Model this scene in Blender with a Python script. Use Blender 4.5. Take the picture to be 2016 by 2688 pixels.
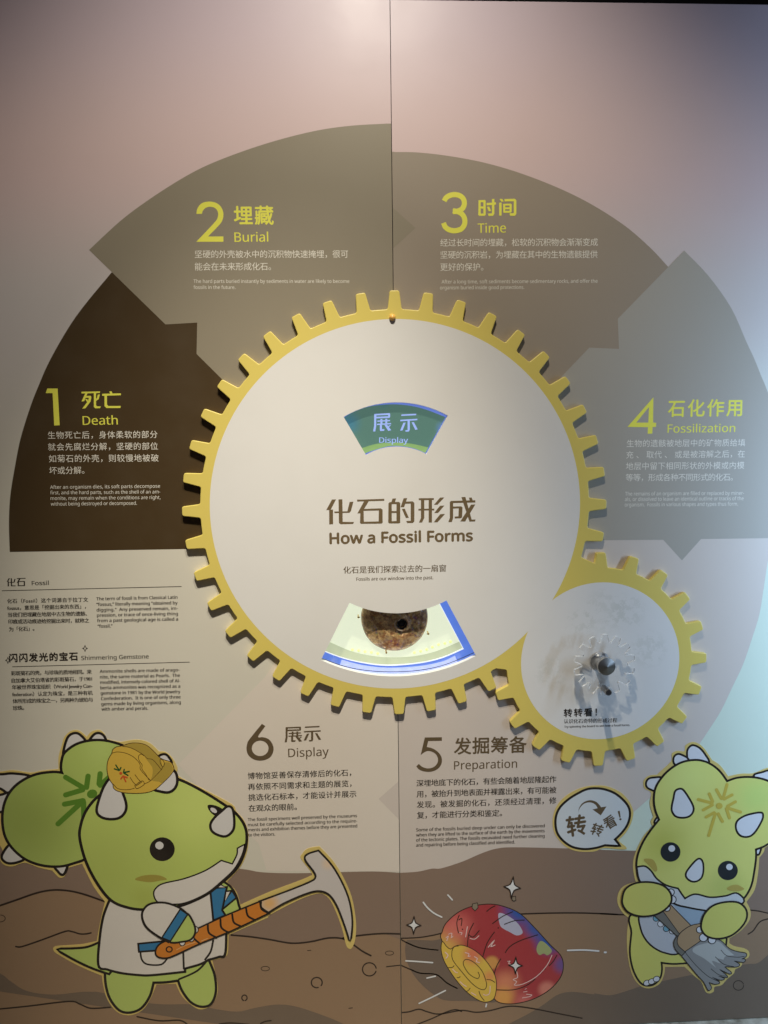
import bpy, bmesh, math, random, os
from math import sin, cos, pi, radians, hypot, atan2, sqrt
from mathutils import Vector, Matrix
from mathutils.geometry import tessellate_polygon
for o in list(bpy.data.objects): bpy.data.objects.remove(o)
SC = bpy.context.scene
COL = SC.collection
random.seed(7)

# ---------------------------------------------------------------- units and camera
U = 0.0009                 # one drawing unit (one pixel of the photo seen on the wall) in metres
F = 2019.0                 # camera to wall, and focal length, in the same units
Z0 = 1.515                 # eye height above the floor
CX, CY = 1008.0, 1344.0
PITCH, YAW, ROLL = radians(-5.36021755), radians(-2.60466836), radians(0.72787566)
RX = Matrix.Rotation(PITCH, 3, 'X'); RZ = Matrix.Rotation(YAW, 3, 'Z'); RY = Matrix.Rotation(ROLL, 3, 'Y')
RM = RZ @ RX @ RY
cam = bpy.data.cameras.new('camera'); cam.sensor_fit = 'VERTICAL'; cam.sensor_height = 36.0
cam.lens = 36.0 * F / 2688.0; cam.clip_start = 0.01; cam.clip_end = 100
camo = bpy.data.objects.new('camera', cam); COL.objects.link(camo)
camo.matrix_world = Matrix.Translation((0, -F * U, Z0)) @ (RM @ Matrix.Rotation(pi / 2, 3, 'X')).to_4x4()
SC.camera = camo

# ---------------------------------------------------------------- light of the room
W = bpy.data.worlds.new('World'); SC.world = W; W.use_nodes = True
bg = W.node_tree.nodes['Background']; bg.inputs[0].default_value = (0.62, 0.58, 0.62, 1); bg.inputs[1].default_value = 0.07
def pos(x, z, h): return Vector((x * U, -h * U, Z0 + z * U))
def lamp(name, kind, p, aim, power, color, **kw):
    l = bpy.data.lights.new(name, kind); l.energy = power; l.color = color
    for k, v in kw.items(): setattr(l, k, v)
    o = bpy.data.objects.new(name, l); COL.objects.link(o); o.location = p
    o.rotation_euler = (Vector(aim) - Vector(p)).to_track_quat('-Z', 'Y').to_euler(); return o
lamp('near_ceiling_spotlight', 'SPOT', pos(125, 1887, 1217), pos(-19, 168, 0), 94, (1.0, 0.935, 0.785), shadow_soft_size=0.012, spot_size=radians(84), spot_blend=1.0)
lamp('far_ceiling_spotlight', 'SPOT', pos(-150, 3300, 2200), pos(-165, -900, 0), 670, (1.0, 0.935, 0.785), shadow_soft_size=0.02, spot_size=radians(24.8), spot_blend=1.0)
lamp('side_window_light', 'AREA', pos(2150, -90, 984), pos(2636, -265, 0), 92, (0.486, 0.71, 1.0), shape='RECTANGLE', size=0.35, size_y=0.9)
lamp('room_bounce_light', 'AREA', pos(-200, 1300, 2600), pos(0, -200, 0), 1.0, (1.0, 0.84, 0.80), shape='RECTANGLE', size=1.6, size_y=1.2)
SC.view_settings.view_transform = 'Standard'; SC.view_settings.look = 'None'
SC.view_settings.exposure = 0; SC.view_settings.gamma = 1
SC.cycles.max_bounces = 8; SC.cycles.transparent_max_bounces = 12

# ---------------------------------------------------------------- helpers
def lin(c): return tuple(((v / 255) / 12.92 if v / 255 <= 0.04045 else ((v / 255 + 0.055) / 1.055) ** 2.4) for v in c)
def P(q, h=0.0):
    """where the wall (or a plane h units in front of it) is met when looking along picture point q"""
    d = RM @ Vector(((q[0] - CX) / F, 1.0, -(q[1] - CY) / F))
    return (d.x / d.y * (F - h), d.z / d.y * (F - h))
class Fr:
    def __init__(s, ox, oy, k): s.o = (ox, oy, k)
    def __call__(s, p): return (s.o[0] + p[0] / s.o[2], s.o[1] + p[1] / s.o[2])
F0 = Fr(0, 0, .8229); SR = Fr(0, 0, 1)
A1 = Fr(0, 0, 1.646); A2 = Fr(1008, 0, 1.646); A3 = Fr(200, 480, 3.318); A4 = Fr(480, 480, 2.765); A5 = Fr(1020, 380, 2.37)
A6 = Fr(1520, 900, 3.345); A7 = Fr(0, 940, 3.318)
B5 = Fr(1300, 1400, 2.765); B6 = Fr(860, 1020, 4.608); B7 = Fr(800, 1540, 3.318); B8 = Fr(1440, 1640, 5.53)
C1 = Fr(0, 1480, 3.190); C2 = Fr(0, 1880, 2.370); C3 = Fr(0, 2200, 2.765); C4 = Fr(360, 2200, 2.592); C5 = Fr(980, 2280, 2.592)
C6 = Fr(1420, 1920, 2.7836); C7 = Fr(1560, 2250, 3.638)
D1 = Fr(620, 1880, 4.1475); D2 = Fr(1040, 1880, 3.190); D3 = Fr(260, 1920, 6.9125); D4 = Fr(820, 1290, 3.456); D6 = Fr(1440, 2050, 6.9125)
D7 = Fr(1560, 1940, 3.638); E1 = Fr(1760, 1380, 3.6875); E2 = Fr(0, 1780, 4.2533); E4 = Fr(1780, 1980, 6.504)
def M_(fr, pts, h=0.0):
    out = []
    for p in pts:
        q = P(fr(p), h); out.append((q[0], q[1], p[2] if len(p) > 2 else 0))
    return out
def spl(pts, closed=True, n=5):
    """Catmull-Rom through the points; a point whose third value is 1 stays a corner"""
    N = len(pts); cor = [i for i in range(N) if len(pts[i]) > 2 and pts[i][2]]
    def cr(a, b, c, d, t):
        return tuple(0.5 * (2 * b[k] + (c[k] - a[k]) * t + (2 * a[k] - 5 * b[k] + 4 * c[k] - d[k]) * t * t + (3 * b[k] - a[k] - 3 * c[k] + d[k]) * t ** 3) for k in (0, 1))
    def run(seg):
        o = []
        for i in range(len(seg) - 1):
            a = seg[i - 1] if i else seg[0]; d = seg[i + 2] if i + 2 < len(seg) else seg[-1]
            for j in range(n): o.append(cr(a, seg[i], seg[i + 1], d, j / n))
        return o
    if closed and not cor:
        o = []
        for i in range(N):
            for j in range(n): o.append(cr(pts[i - 1], pts[i], pts[(i + 1) % N], pts[(i + 2) % N], j / n))
        return o
    if closed:
        s = cor[0]; q = list(pts[s:]) + list(pts[:s + 1]); cc = [0] + [c - s for c in cor[1:]] + [N]
        o = []
        for a, b in zip(cc, cc[1:]): o += run(q[a:b + 1])
        return o
    cc = sorted(set([0] + cor + [N - 1])); o = []
    for a, b in zip(cc, cc[1:]): o += run(pts[a:b + 1])
    return o + [tuple(pts[-1][:2])]
def ell(c, rx, ry=None, n=28, rot=0.0):
    ry = ry or rx
    return [(c[0] + rx * cos(t) * cos(rot) - ry * sin(t) * sin(rot), c[1] + rx * cos(t) * sin(rot) + ry * sin(t) * cos(rot)) for t in [2 * pi * i / n for i in range(n)]]
LAY = 0.09
class MB:
    """collects vertices (x, z, h in drawing units) and faces of one mesh"""
    def __init__(s): s.v = []; s.f = []; s.m = []
    def poly(s, loops, h, mi=0):
        loops = [[Vector((p[0], p[1], 0)) for p in l] for l in loops]
        b = len(s.v); flat = [p for l in loops for p in l]
        for p in flat: s.v.append((p.x, p.y, h))
        for t in tessellate_polygon(loops):
            a, c, d = (flat[i] for i in t)
            ar = (c.x - a.x) * (d.y - a.y) - (c.y - a.y) * (d.x - a.x)
            if abs(ar) < 1e-9: continue
            t = t if ar > 0 else (t[0], t[2], t[1])
            s.f.append(tuple(b + i for i in t)); s.m.append(mi)
        return s
    def ribbon(s, pts, w, h, closed=False, mi=0, caps=True, taper=None):
        p = [tuple(q[:2]) for q in pts]; q = [p[0]]
        for a in p[1:]:
            if hypot(a[0] - q[-1][0], a[1] - q[-1][1]) > 1e-3: q.append(a)
        if closed and hypot(q[0][0] - q[-1][0], q[0][1] - q[-1][1]) < 1e-3: q.pop()
        p = q; N = len(p)
        if N < 2: return s
        L = []; R_ = []
        for i in range(N):
            a = p[i - 1] if (i or closed) else None; c = p[(i + 1) % N] if (i < N - 1 or closed) else None
            ds = []
            for u, v in ((a, p[i]), (p[i], c)):
                if u is None or v is None: continue
                l = hypot(v[0] - u[0], v[1] - u[1]) or 1; ds.append(((v[0] - u[0]) / l, (v[1] - u[1]) / l))
            n = [(-d[1], d[0]) for d in ds]; nx = sum(k[0] for k in n) / len(n); ny = sum(k[1] for k in n) / len(n)
            l = nx * nx + ny * ny; l = max(l, 0.22); ww = w * (taper(i / (N - 1)) if taper else 1)
            nx, ny = nx / l * ww / 2, ny / l * ww / 2
            L.append((p[i][0] + nx, p[i][1] + ny)); R_.append((p[i][0] - nx, p[i][1] - ny))
        b = len(s.v)
        for i in range(N): s.v.append((*L[i], h)); s.v.append((*R_[i], h))
        for i in range(N if closed else N - 1):
            j = (i + 1) % N; s.f.append((b + 2 * i, b + 2 * i + 1, b + 2 * j + 1, b + 2 * j)); s.m.append(mi)
        if caps and not closed and not taper and w > 2:
            for i, k in ((0, 1), (N - 1, N - 2)):
                a = atan2(p[i][1] - p[k][1], p[i][0] - p[k][0])
                arc = [(p[i][0] + w / 2 * cos(a + t), p[i][1] + w / 2 * sin(a + t)) for t in [-pi / 2 + pi * j / 8 for j in range(9)]]
                b = len(s.v)
                for q in arc: s.v.append((*q, h))
                s.f.append(tuple(range(b, b + 9))); s.m.append(mi)
        return s
    def wall(s, loop, h0, h1, mi=0):
        b = len(s.v); N = len(loop)
        for p in loop: s.v.append((p[0], p[1], h0)); s.v.append((p[0], p[1], h1))
        for i in range(N):
            j = (i + 1) % N; s.f.append((b + 2 * i, b + 2 * j, b + 2 * j + 1, b + 2 * i + 1)); s.m.append(mi)
        return s
    def solid(s, loops, h0, h1, mi=0):
        s.poly(loops, h1, mi); s.poly(loops, h0, mi)
        for l in loops: s.wall(l, h0, h1, mi)
        return s
    def box(s, x0, x1, z0, z1, h0, h1, mi=0): return s.solid([[(x0, z0), (x1, z0), (x1, z1), (x0, z1)]], h0, h1, mi)
    def lathe(s, c, prof, n=32, mi=0):
        """turned about an axis square to the wall through c; prof = (radius, h)"""
        b = len(s.v)
        for r, h in prof:
            for i in range(n): t = 2 * pi * i / n; s.v.append((c[0] + r * cos(t), c[1] + r * sin(t), h))
        for k in range(len(prof) - 1):
            for i in range(n):
                j = (i + 1) % n; s.f.append((b + k * n + i, b + k * n + j, b + (k + 1) * n + j, b + (k + 1) * n + i)); s.m.append(mi)
        return s
ORG = [Vector((0, 0, 0))]
def build(mb, name, mats, parent=None, smooth=False, label=None):
    me = bpy.data.meshes.new(name); o = ORG[0]
    me.from_pydata([(x * U - o.x, -h * U - o.y, Z0 + z * U - o.z) for x, z, h in mb.v], [], mb.f)
    for m in (mats if isinstance(mats, (list, tuple)) else [mats]): me.materials.append(m)
    if len(me.materials) > 1: me.polygons.foreach_set('material_index', mb.m)
    if smooth: me.polygons.foreach_set('use_smooth', [True] * len(me.polygons))
    me.update(); ob = bpy.data.objects.new(name, me); COL.objects.link(ob)
    if parent: ob.parent = parent
    else: ob.location = o
    if parent and parent.type == 'MESH': pass
    if label: ob['label'] = label
    return ob
def thing(name, x, z, h, label, cat, group=None):
    o = bpy.data.objects.new(name, None); COL.objects.link(o); o.empty_display_size = 0.05
    o.location = pos(x, z, h); o['label'] = label; o['category'] = cat
    if group: o['group'] = group
    ORG[0] = o.location.copy(); return o
def end(): ORG[0] = Vector((0, 0, 0))

# ---------------------------------------------------------------- materials
def nt_new(name):
    m = bpy.data.materials.new(name); m.use_nodes = True; nt = m.node_tree
    return m, nt, nt.nodes['Principled BSDF']
def node(nt, t, **kw):
    n = nt.nodes.new(t)
    for k, v in kw.items(): setattr(n, k, v)
    return n
def mixc(nt, a, b, fac, mode='MIX'):
    n = node(nt, 'ShaderNodeMix', data_type='RGBA', blend_type=mode)
    for s, v in ((n.inputs[0], fac), (n.inputs[6], a), (n.inputs[7], b)):
        if hasattr(v, 'links') or isinstance(v, bpy.types.NodeSocket): nt.links.new(v, s)
        elif isinstance(v, (int, float)): s.default_value = v
        else: s.default_value = (*v[:3], 1)
    return n.outputs[2]
def ramp(nt, fac, stops, interp='EASE'):
    n = node(nt, 'ShaderNodeValToRGB'); n.color_ramp.interpolation = interp
    e = n.color_ramp.elements
    while len(e) < len(stops): e.new(0.5)
    for k, (p, c) in zip(e, stops): k.position = p; k.color = (*c[:3], 1) if not isinstance(c, (int, float)) else (c, c, c, 1)
    nt.links.new(fac, n.inputs[0]); return n.outputs[0]
def math_(nt, op, a, b=0.0, clamp=False):
    n = node(nt, 'ShaderNodeMath', operation=op, use_clamp=clamp)
    for s, v in ((n.inputs[0], a), (n.inputs[1], b)):
        if isinstance(v, bpy.types.NodeSocket): nt.links.new(v, s)
        else: s.default_value = v
    return n.outputs[0]
def noise(nt, vec, scale, detail=3, rough=0.5):
    n = node(nt, 'ShaderNodeTexNoise'); n.inputs['Scale'].default_value = scale; n.inputs['Detail'].default_value = detail
    n.inputs['Roughness'].default_value = rough; nt.links.new(vec, n.inputs['Vector']); return n.outputs[0]
def blob(nt, posn, c, r, soft=1.0):
    """1 near the wall point c (drawing units), 0 beyond r"""
    d = node(nt, 'ShaderNodeVectorMath', operation='DISTANCE'); nt.links.new(posn, d.inputs[0]); d.inputs[1].default_value = pos(c[0], c[1], 0)
    mr = node(nt, 'ShaderNodeMapRange', interpolation_type='SMOOTHSTEP'); nt.links.new(d.outputs['Value'], mr.inputs[0])
    mr.inputs[1].default_value = r * (1 - soft) * U; mr.inputs[2].default_value = r * U; mr.inputs[3].default_value = 1; mr.inputs[4].default_value = 0
    return mr.outputs[0]
def finish(nt, b, g, col, rough=0.42, spec=0.35, wave=0.06, speck=0.035):
    """satin laminate: faint unevenness, dust and grain"""
    n1 = noise(nt, g, 9, 4); n2 = noise(nt, g, 900, 2)
    c = mixc(nt, col, (0, 0, 0), math_(nt, 'MULTIPLY', math_(nt, 'ABSOLUTE', math_(nt, 'SUBTRACT', n2, 0.5)), speck * 2))
    c = mixc(nt, c, (0.30, 0.26, 0.20), math_(nt, 'MULTIPLY', math_(nt, 'SUBTRACT', n1, 0.45, True), 0.12))
    nt.links.new(c, b.inputs['Base Color'])
    b.inputs['Roughness'].default_value = rough
    nt.links.new(math_(nt, 'ADD', math_(nt, 'MULTIPLY', n1, 0.16), rough - 0.08), b.inputs['Roughness'])
    b.inputs['Specular IOR Level'].default_value = spec
    bp = node(nt, 'ShaderNodeBump'); bp.inputs['Strength'].default_value = wave; bp.inputs['Distance'].default_value = 0.002
    nt.links.new(math_(nt, 'ADD', n1, math_(nt, 'MULTIPLY', n2, 0.05)), bp.inputs['Height']); nt.links.new(bp.outputs[0], b.inputs['Normal'])
def ink(name, rgb, blobs=(), rough=0.42, spec=0.35):
    m, nt, b = nt_new(name); g = node(nt, 'ShaderNodeNewGeometry').outputs['Position']
    rg = node(nt, 'ShaderNodeRGB'); rg.outputs[0].default_value = (*lin(rgb), 1); c = rg.outputs[0]
    for (q, r, rgb2, amt, soft) in blobs:
        c = mixc(nt, c, lin(rgb2), math_(nt, 'MULTIPLY', blob(nt, g, q, r, soft), amt))
    finish(nt, b, g, c, rough, spec); return m
def metal(name, rgb, rough=0.25, brushed=0):
    m, nt, b = nt_new(name); b.inputs['Base Color'].default_value = (*lin(rgb), 1); b.inputs['Metallic'].default_value = 1
    b.inputs['Roughness'].default_value = rough
    g = node(nt, 'ShaderNodeNewGeometry').outputs['Position']
    nt.links.new(math_(nt, 'ADD', math_(nt, 'MULTIPLY', noise(nt, g, 240, 3), 0.18), rough - 0.09), b.inputs['Roughness'])
    if brushed: b.inputs['Anisotropic'].default_value = brushed
    return m
def glow(name, rgb, k, base=None):
    m, nt, b = nt_new(name); b.inputs['Base Color'].default_value = (*[v * 0.3 for v in lin(base or rgb)], 1)
    g = node(nt, 'ShaderNodeNewGeometry').outputs['Position']
    nt.links.new(math_(nt, 'ADD', math_(nt, 'MULTIPLY', noise(nt, g, 30, 2), k * 0.25), k * 0.87), b.inputs['Emission Strength'])
    b.inputs['Emission Color'].default_value = (*lin(rgb), 1); b.inputs['Roughness'].default_value = 0.4; return m

# printed colours
BLACK = ink('black_print', (38, 32, 28)); WHITE = ink('white_print', (226, 226, 226))
CREAMTXT = ink('cream_lettering', (232, 226, 214)); BROWNTXT = ink('brown_lettering', (98, 82, 60)); DARKTXT = ink('dark_lettering', (44, 36, 28))
LIMETXT = ink('lime_lettering', (238, 234, 92))
SEC1 = ink('dark_brown_print', (72, 56, 34)); SEC2 = ink('olive_taupe_print', (146, 136, 118)); SEC3 = ink('warm_taupe_print', (156, 143, 128))
SEC4 = ink('mid_grey_print', (170, 164, 154)); SEC5 = ink('rose_grey_print', (208, 196, 187)); SEC6 = ink('pale_rose_print', (221, 210, 198))
SOIL1 = ink('upper_soil_print', (141, 119, 104)); SOIL2 = ink('mid_soil_print', (152, 125, 100)); SOIL3 = ink('deep_soil_print', (120, 104, 90)); LINE = ink('soil_line_print', (52, 40, 34))
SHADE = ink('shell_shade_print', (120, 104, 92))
BORDER = ink('yellow_border_print', (216, 192, 116)); YEL = ink('yellow_paint', (224, 203, 106), rough=0.38, spec=0.45)
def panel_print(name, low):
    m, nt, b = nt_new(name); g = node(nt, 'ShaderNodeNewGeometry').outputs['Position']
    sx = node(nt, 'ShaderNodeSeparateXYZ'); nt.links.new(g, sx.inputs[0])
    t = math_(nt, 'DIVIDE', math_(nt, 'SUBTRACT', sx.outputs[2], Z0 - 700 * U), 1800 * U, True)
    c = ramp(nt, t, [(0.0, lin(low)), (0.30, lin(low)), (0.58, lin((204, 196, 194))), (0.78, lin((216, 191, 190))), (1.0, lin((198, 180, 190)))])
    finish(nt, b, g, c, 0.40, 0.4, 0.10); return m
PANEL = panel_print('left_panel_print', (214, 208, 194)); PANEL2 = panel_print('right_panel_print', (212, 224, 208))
EDGE = ink('panel_edge', (190, 180, 165))
# ---------------------------------------------------------------- lettering
def load_font():
    try:
        return bpy.data.fonts.load(os.path.join(bpy.utils.system_resource('DATAFILES'), 'fonts', 'NotoSansHebrew-Regular.woff2'))
    except Exception:
        return None
SANS = load_font()
TC = bpy.data.curves.new('lettering_source', 'FONT'); TC.resolution_u = 3; TC.fill_mode = 'FRONT'
BASEFONT = TC.font
TO = bpy.data.objects.new('lettering_source', TC); COL.objects.link(TO)
def raw(txt, lat, sc=1.0, sw=1.0):
    TC.font = SANS if (lat and SANS) else BASEFONT
    TC.body = txt; TC.space_character = sc; TC.space_word = sw
    TO.data.update_tag(); bpy.context.view_layer.update()
    e = TO.evaluated_get(bpy.context.evaluated_depsgraph_get()); me = e.to_mesh()
    v = [(k.co.x, k.co.y) for k in me.vertices]; f = [tuple(p.vertices) for p in me.polygons]
    e.to_mesh_clear(); return v, f
def ext(v): xs = [p[0] for p in v]; ys = [p[1] for p in v]; return min(xs), max(xs), min(ys), max(ys)
CAPH = ext(raw('H', True)[0])[3]; CJ = ext(raw('国', False)[0]); CJH = CJ[3] - CJ[2]
def iscjk(t): return any(ord(c) > 0x2e80 for c in t)
LOWB = ext(raw('n', False)[0])[3]
def text(mb, fr, txt, a, b, hgt, h, bold=0.0, cjk=None, mi=0):
    """one line: ink runs from a to b along the baseline (points in frame fr); hgt = cap or character height in frame units"""
    cjk = iscjk(txt) if cjk is None else cjk
    pa, pb = P(fr(a), h), P(fr(b), h); wt = hypot(pb[0] - pa[0], pb[1] - pa[1]); an = atan2(pb[1] - pa[1], pb[0] - pa[0])
    pc = P(fr((a[0], a[1] - hgt)), h); size = hypot(pc[0] - pa[0], pc[1] - pa[1]) / (CJH if cjk else CAPH)
    sc = sw = 1.0; v, f = raw(txt, not cjk); e = ext(v); w = (e[1] - e[0]) * size; kx = wt / w
    if cjk and len(txt) > 1:
        e2 = ext(raw(txt, False, 1.5)[0]); d = ((e2[1] - e2[0]) * size - w) / 0.5
        sc = max(0.7, 1 + (wt - w) / d); v, f = raw(txt, False, sc); e = ext(v); kx = wt / ((e[1] - e[0]) * size)
    elif not cjk and kx > 1.12 and ' ' in txt:
        e2 = ext(raw(txt, True, 1, 2)[0]); d = ((e2[1] - e2[0]) * size - w)
        sw = min(3, 1 + (wt / 1.12 - w) / max(d, 1e-6)); v, f = raw(txt, True, 1, sw); e = ext(v); kx = wt / ((e[1] - e[0]) * size)
    y0 = CJ[2] if cjk else 0.0
    ca, sa = cos(an), sin(an)
    if not bold and hgt / fr.o[2] < 24: bold = AUTO[0]
    offs = [(0, 0)] if not bold else [(0, 0), (bold, 0), (-bold, 0)] if bold < 0.4 else [(0, 0), (bold, 0), (-bold, 0), (0, bold), (0, -bold)]
    for k, (ox, oy) in enumerate(offs):
        o = len(mb.v)
        for x, y in v:
            X = (x - e[0]) * size * kx + ox; Y = (y - y0) * size + oy
            mb.v.append((pa[0] + X * ca - Y * sa, pa[1] + X * sa + Y * ca, h + k * 0.02))
        for p in f: mb.f.append(tuple(o + i for i in p)); mb.m.append(mi)
AUTO = [0.0]
def block(name, fr, lines, mat, parent, h, hc, he, bold=0.0):
    mb = MB(); AUTO[0] = 0.0 if mat is CREAMTXT else 0.28
    for l in lines: text(mb, fr, l[0], l[1], l[2], (hc if iscjk(l[0]) else he) if len(l) < 4 else l[3], h, bold)
    return build(mb, name, mat, parent)

# square-cut heading characters drawn stroke by stroke: (polygons, x0, x1, y0, y1)
GLYPH = {
 '化': ([[(178, 73), (215, 72), (165, 168), (125, 170)], [(152, 166), (187, 164), (188, 298), (153, 300)], [(237, 72), (272, 71), (275, 276), (378, 277), (370, 295), (256, 298), (241, 286)], [(198, 182), (318, 180), (338, 95), (372, 93), (350, 178), (335, 194), (200, 197)]], 125, 378, 70, 300),
 '石': ([[(405, 75), (652, 67), (652, 85), (407, 92)], [(472, 85), (515, 83), (445, 198), (408, 200)], ([(436, 160), (620, 153), (637, 165), (637, 285), (625, 292), (440, 294), (432, 285)], [(465, 176), (603, 173), (601, 272), (467, 275)])], 405, 652, 67, 296),
 '展': ([([(542, 120), (700, 113), (706, 120), (706, 150), (698, 157), (545, 163)], [(562, 134), (686, 130), (686, 142), (562, 147)]), [(538, 122), (560, 118), (560, 230), (550, 284), (527, 284), (538, 230)], [(572, 182), (705, 176), (705, 188), (572, 194)], [(568, 212), (716, 205), (716, 217), (568, 224)], [(604, 168), (625, 167), (625, 215), (604, 216)], [(655, 166), (676, 165), (676, 212), (655, 213)], [(598, 222), (620, 221), (620, 262), (648, 262), (642, 278), (605, 280), (598, 272)], [(645, 222), (672, 220), (718, 272), (686, 278)], [(700, 226), (716, 226), (690, 246), (676, 240)]], 527, 718, 112, 284),
 '示': ([[(750, 112), (908, 105), (906, 119), (746, 126)], [(737, 162), (920, 152), (920, 166), (737, 176)], [(815, 170), (839, 169), (839, 255), (828, 272), (795, 274), (790, 260), (815, 258)], [(770, 190), (795, 188), (761, 262), (735, 264)], [(858, 185), (882, 184), (924, 252), (898, 257)]], 735, 924, 105, 274),
 '时': ([([(560, 345), (600, 343), (604, 350), (604, 435), (598, 442), (563, 442), (558, 436)], [(573, 358), (590, 358), (590, 384), (573, 384)], [(573, 397), (590, 397), (590, 428), (573, 428)]), [(610, 362), (668, 358), (668, 373), (610, 377)], [(643, 338), (658, 337), (658, 430), (650, 442), (622, 443), (618, 428), (643, 427)], [(612, 386), (626, 385), (638, 412), (623, 414)]], 558, 668, 336, 443),
 '间': ([[(690, 338), (706, 336), (716, 353), (702, 355)], [(688, 360), (703, 360), (703, 442), (688, 442)], [(720, 338), (785, 336), (794, 346), (794, 432), (785, 443), (755, 443), (752, 427), (778, 426), (778, 352), (722, 353)], ([(712, 368), (760, 366), (765, 372), (765, 418), (758, 424), (714, 424)], [(725, 379), (752, 379), (752, 390), (725, 390)], [(725, 402), (752, 402), (752, 412), (725, 412)])], 688, 794, 336, 443),
 '死': ([[(712, 293), (872, 290), (870, 304), (712, 308)], [(745, 305), (765, 304), (735, 375), (712, 378)], [(738, 330), (790, 328), (797, 338), (790, 378), (745, 438), (718, 440), (770, 372), (775, 345), (738, 346)], [(744, 358), (760, 356), (775, 382), (760, 384)], [(818, 304), (837, 303), (837, 408), (845, 420), (878, 420), (872, 436), (830, 437), (818, 425)], [(852, 318), (870, 316), (860, 357), (838, 374), (838, 356), (846, 345)]], 712, 878, 290, 440),
 '亡': ([[(953, 292), (972, 290), (980, 310), (962, 312)], [(892, 312), (1052, 308), (1052, 324), (892, 330)], [(912, 328), (933, 327), (933, 405), (945, 418), (1050, 418), (1048, 436), (930, 436), (912, 420)]], 892, 1052, 290, 438)}
def drawn(name, fr, chars, mat, parent, h):
    """heading of drawn characters; chars = (char, x0, x1, ytop, ybottom, slant in y per x)"""
    mb = MB(); k = 0
    for ch, x0, x1, y0, y1 in chars:
        g, a0, a1, b0, b1 = GLYPH[ch]
        f = lambda p: (x0 + (p[0] - a0) / (a1 - a0) * (x1 - x0), y0 + (p[1] - b0) / (b1 - b0) * (y1 - y0))
        for s in g:
            s = s if isinstance(s, tuple) else (s,); mb.poly([M_(fr, [f(p) for p in l], h) for l in s], h + .02 * k); k = (k + 1) % 14
    return build(mb, name, mat, parent)

# ---------------------------------------------------------------- true positions found on the wall
BC = (125.3, -178.0); SCN = (670.3, -602.5)      # centres of the big and the small gear
TB = 14.0                                        # thickness of the gear board
SEAM = (P((1027, 325))[0] + P((1046, 1950))[0]) / 2
ZT, ZB = 1089.0, -1672.0
def garc(r, a0, a1, n=24, c=BC): return [(c[0] + r * sin(radians(a0 + (a1 - a0) * i / n)), c[1] + r * cos(radians(a0 + (a1 - a0) * i / n))) for i in range(n + 1)]

# ================================================================ SETTING
fl = MB(); b = len(fl.v)
def floor_mat():
    m, nt, b = nt_new('polished_stone'); g = node(nt, 'ShaderNodeNewGeometry').outputs['Position']
    n = noise(nt, g, 30, 8, 0.65); v = noise(nt, g, 120, 4)
    c = ramp(nt, n, [(0.3, lin((120, 112, 98))), (0.5, lin((168, 162, 148))), (0.72, lin((206, 202, 190)))], 'LINEAR')
    c = mixc(nt, c, (0.16, 0.14, 0.11), math_(nt, 'MULTIPLY', math_(nt, 'SUBTRACT', v, 0.5, True), 0.8))
    nt.links.new(c, b.inputs['Base Color']); b.inputs['Roughness'].default_value = 0.35; return m
me = bpy.data.meshes.new('floor'); zf = Z0 + ZB * U - 0.002
me.from_pydata([(-5, -6, zf), (5, -6, zf), (5, 0.6, zf), (-5, 0.6, zf)], [], [(0, 1, 2, 3)]); me.materials.append(floor_mat())
fo = bpy.data.objects.new('floor', me); COL.objects.link(fo); fo['kind'] = 'structure'
def wall_mat():
    m, nt, b = nt_new('dark_wall_paint'); b.inputs['Base Color'].default_value = (0.012, 0.012, 0.013, 1); b.inputs['Roughness'].default_value = 0.9
    g = node(nt, 'ShaderNodeNewGeometry').outputs['Position']; bp = node(nt, 'ShaderNodeBump'); bp.inputs['Strength'].default_value = 0.2
    nt.links.new(noise(nt, g, 60, 4), bp.inputs['Height']); nt.links.new(bp.outputs[0], b.inputs['Normal']); return m
me = bpy.data.meshes.new('wall')
me.from_pydata([(-5, 0.24, zf), (5, 0.24, zf), (5, 0.24, 3.6), (-5, 0.24, 3.6)], [], [(0, 1, 2, 3)]); me.materials.append(wall_mat())
wo = bpy.data.objects.new('wall', me); COL.objects.link(wo); wo['kind'] = 'structure'

# ================================================================ THE TWO DISPLAY PANELS
H1, H2, H3, H4, H5 = 0.12, 0.24, 0.36, 0.50, 0.62
gap = 0.9; NX0, NX1 = -110, 365; NU = (-60, 112); NL = (-650, -425)
def soil_curve(part):
    L = M_(SR, [(-60, 2196), (0, 2192), (200, 2230), (450, 2262), (629, 2280), (688, 2289.5), (784, 2292), (939, 2288), (1000, 2288), (1049, 2291)])
    R_ = M_(SR, [(1049, 2291), (1096, 2288), (1134, 2280), (1159, 2279), (1215, 2261), (1266, 2239), (1306, 2227), (1353, 2224), (1491, 2227), (1668, 2233), (1800, 2228), (1930, 2222), (2080, 2219)])
    return spl(L if part == 'L' else R_, False, 4)
def clampx(pts, lo=None, hi=None): return [(max(lo, p[0]) if lo is not None else min(hi, p[0]), p[1]) for p in pts]
def stroke(mb, fr, pts, w, h, smooth=True, **kw):
    q = M_(fr, pts, h); mb.ribbon(spl(q, False, 5) if smooth and len(q) > 2 else q, w, h, **kw); return mb
BLK = 0.9

# ---- left panel
x0, x1 = -1330.0, SEAM - gap
LP = thing('display_panel', SEAM - 600, ZB, 0, 'left display panel, the one carrying the printed steps 1, 2 and 6', 'display panel')
mb = MB(); out = [(x0, ZT), (x1, ZT), (x1, NU[1]), (NX0, NU[1]), (NX0, NU[0]), (x1, NU[0]), (x1, NL[1]), (NX0, NL[1]), (NX0, NL[0]), (x1, NL[0]), (x1, ZB), (x0, ZB)]
mb.solid([out], -18, 0); build(mb, 'backing_board', PANEL, LP)
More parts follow.
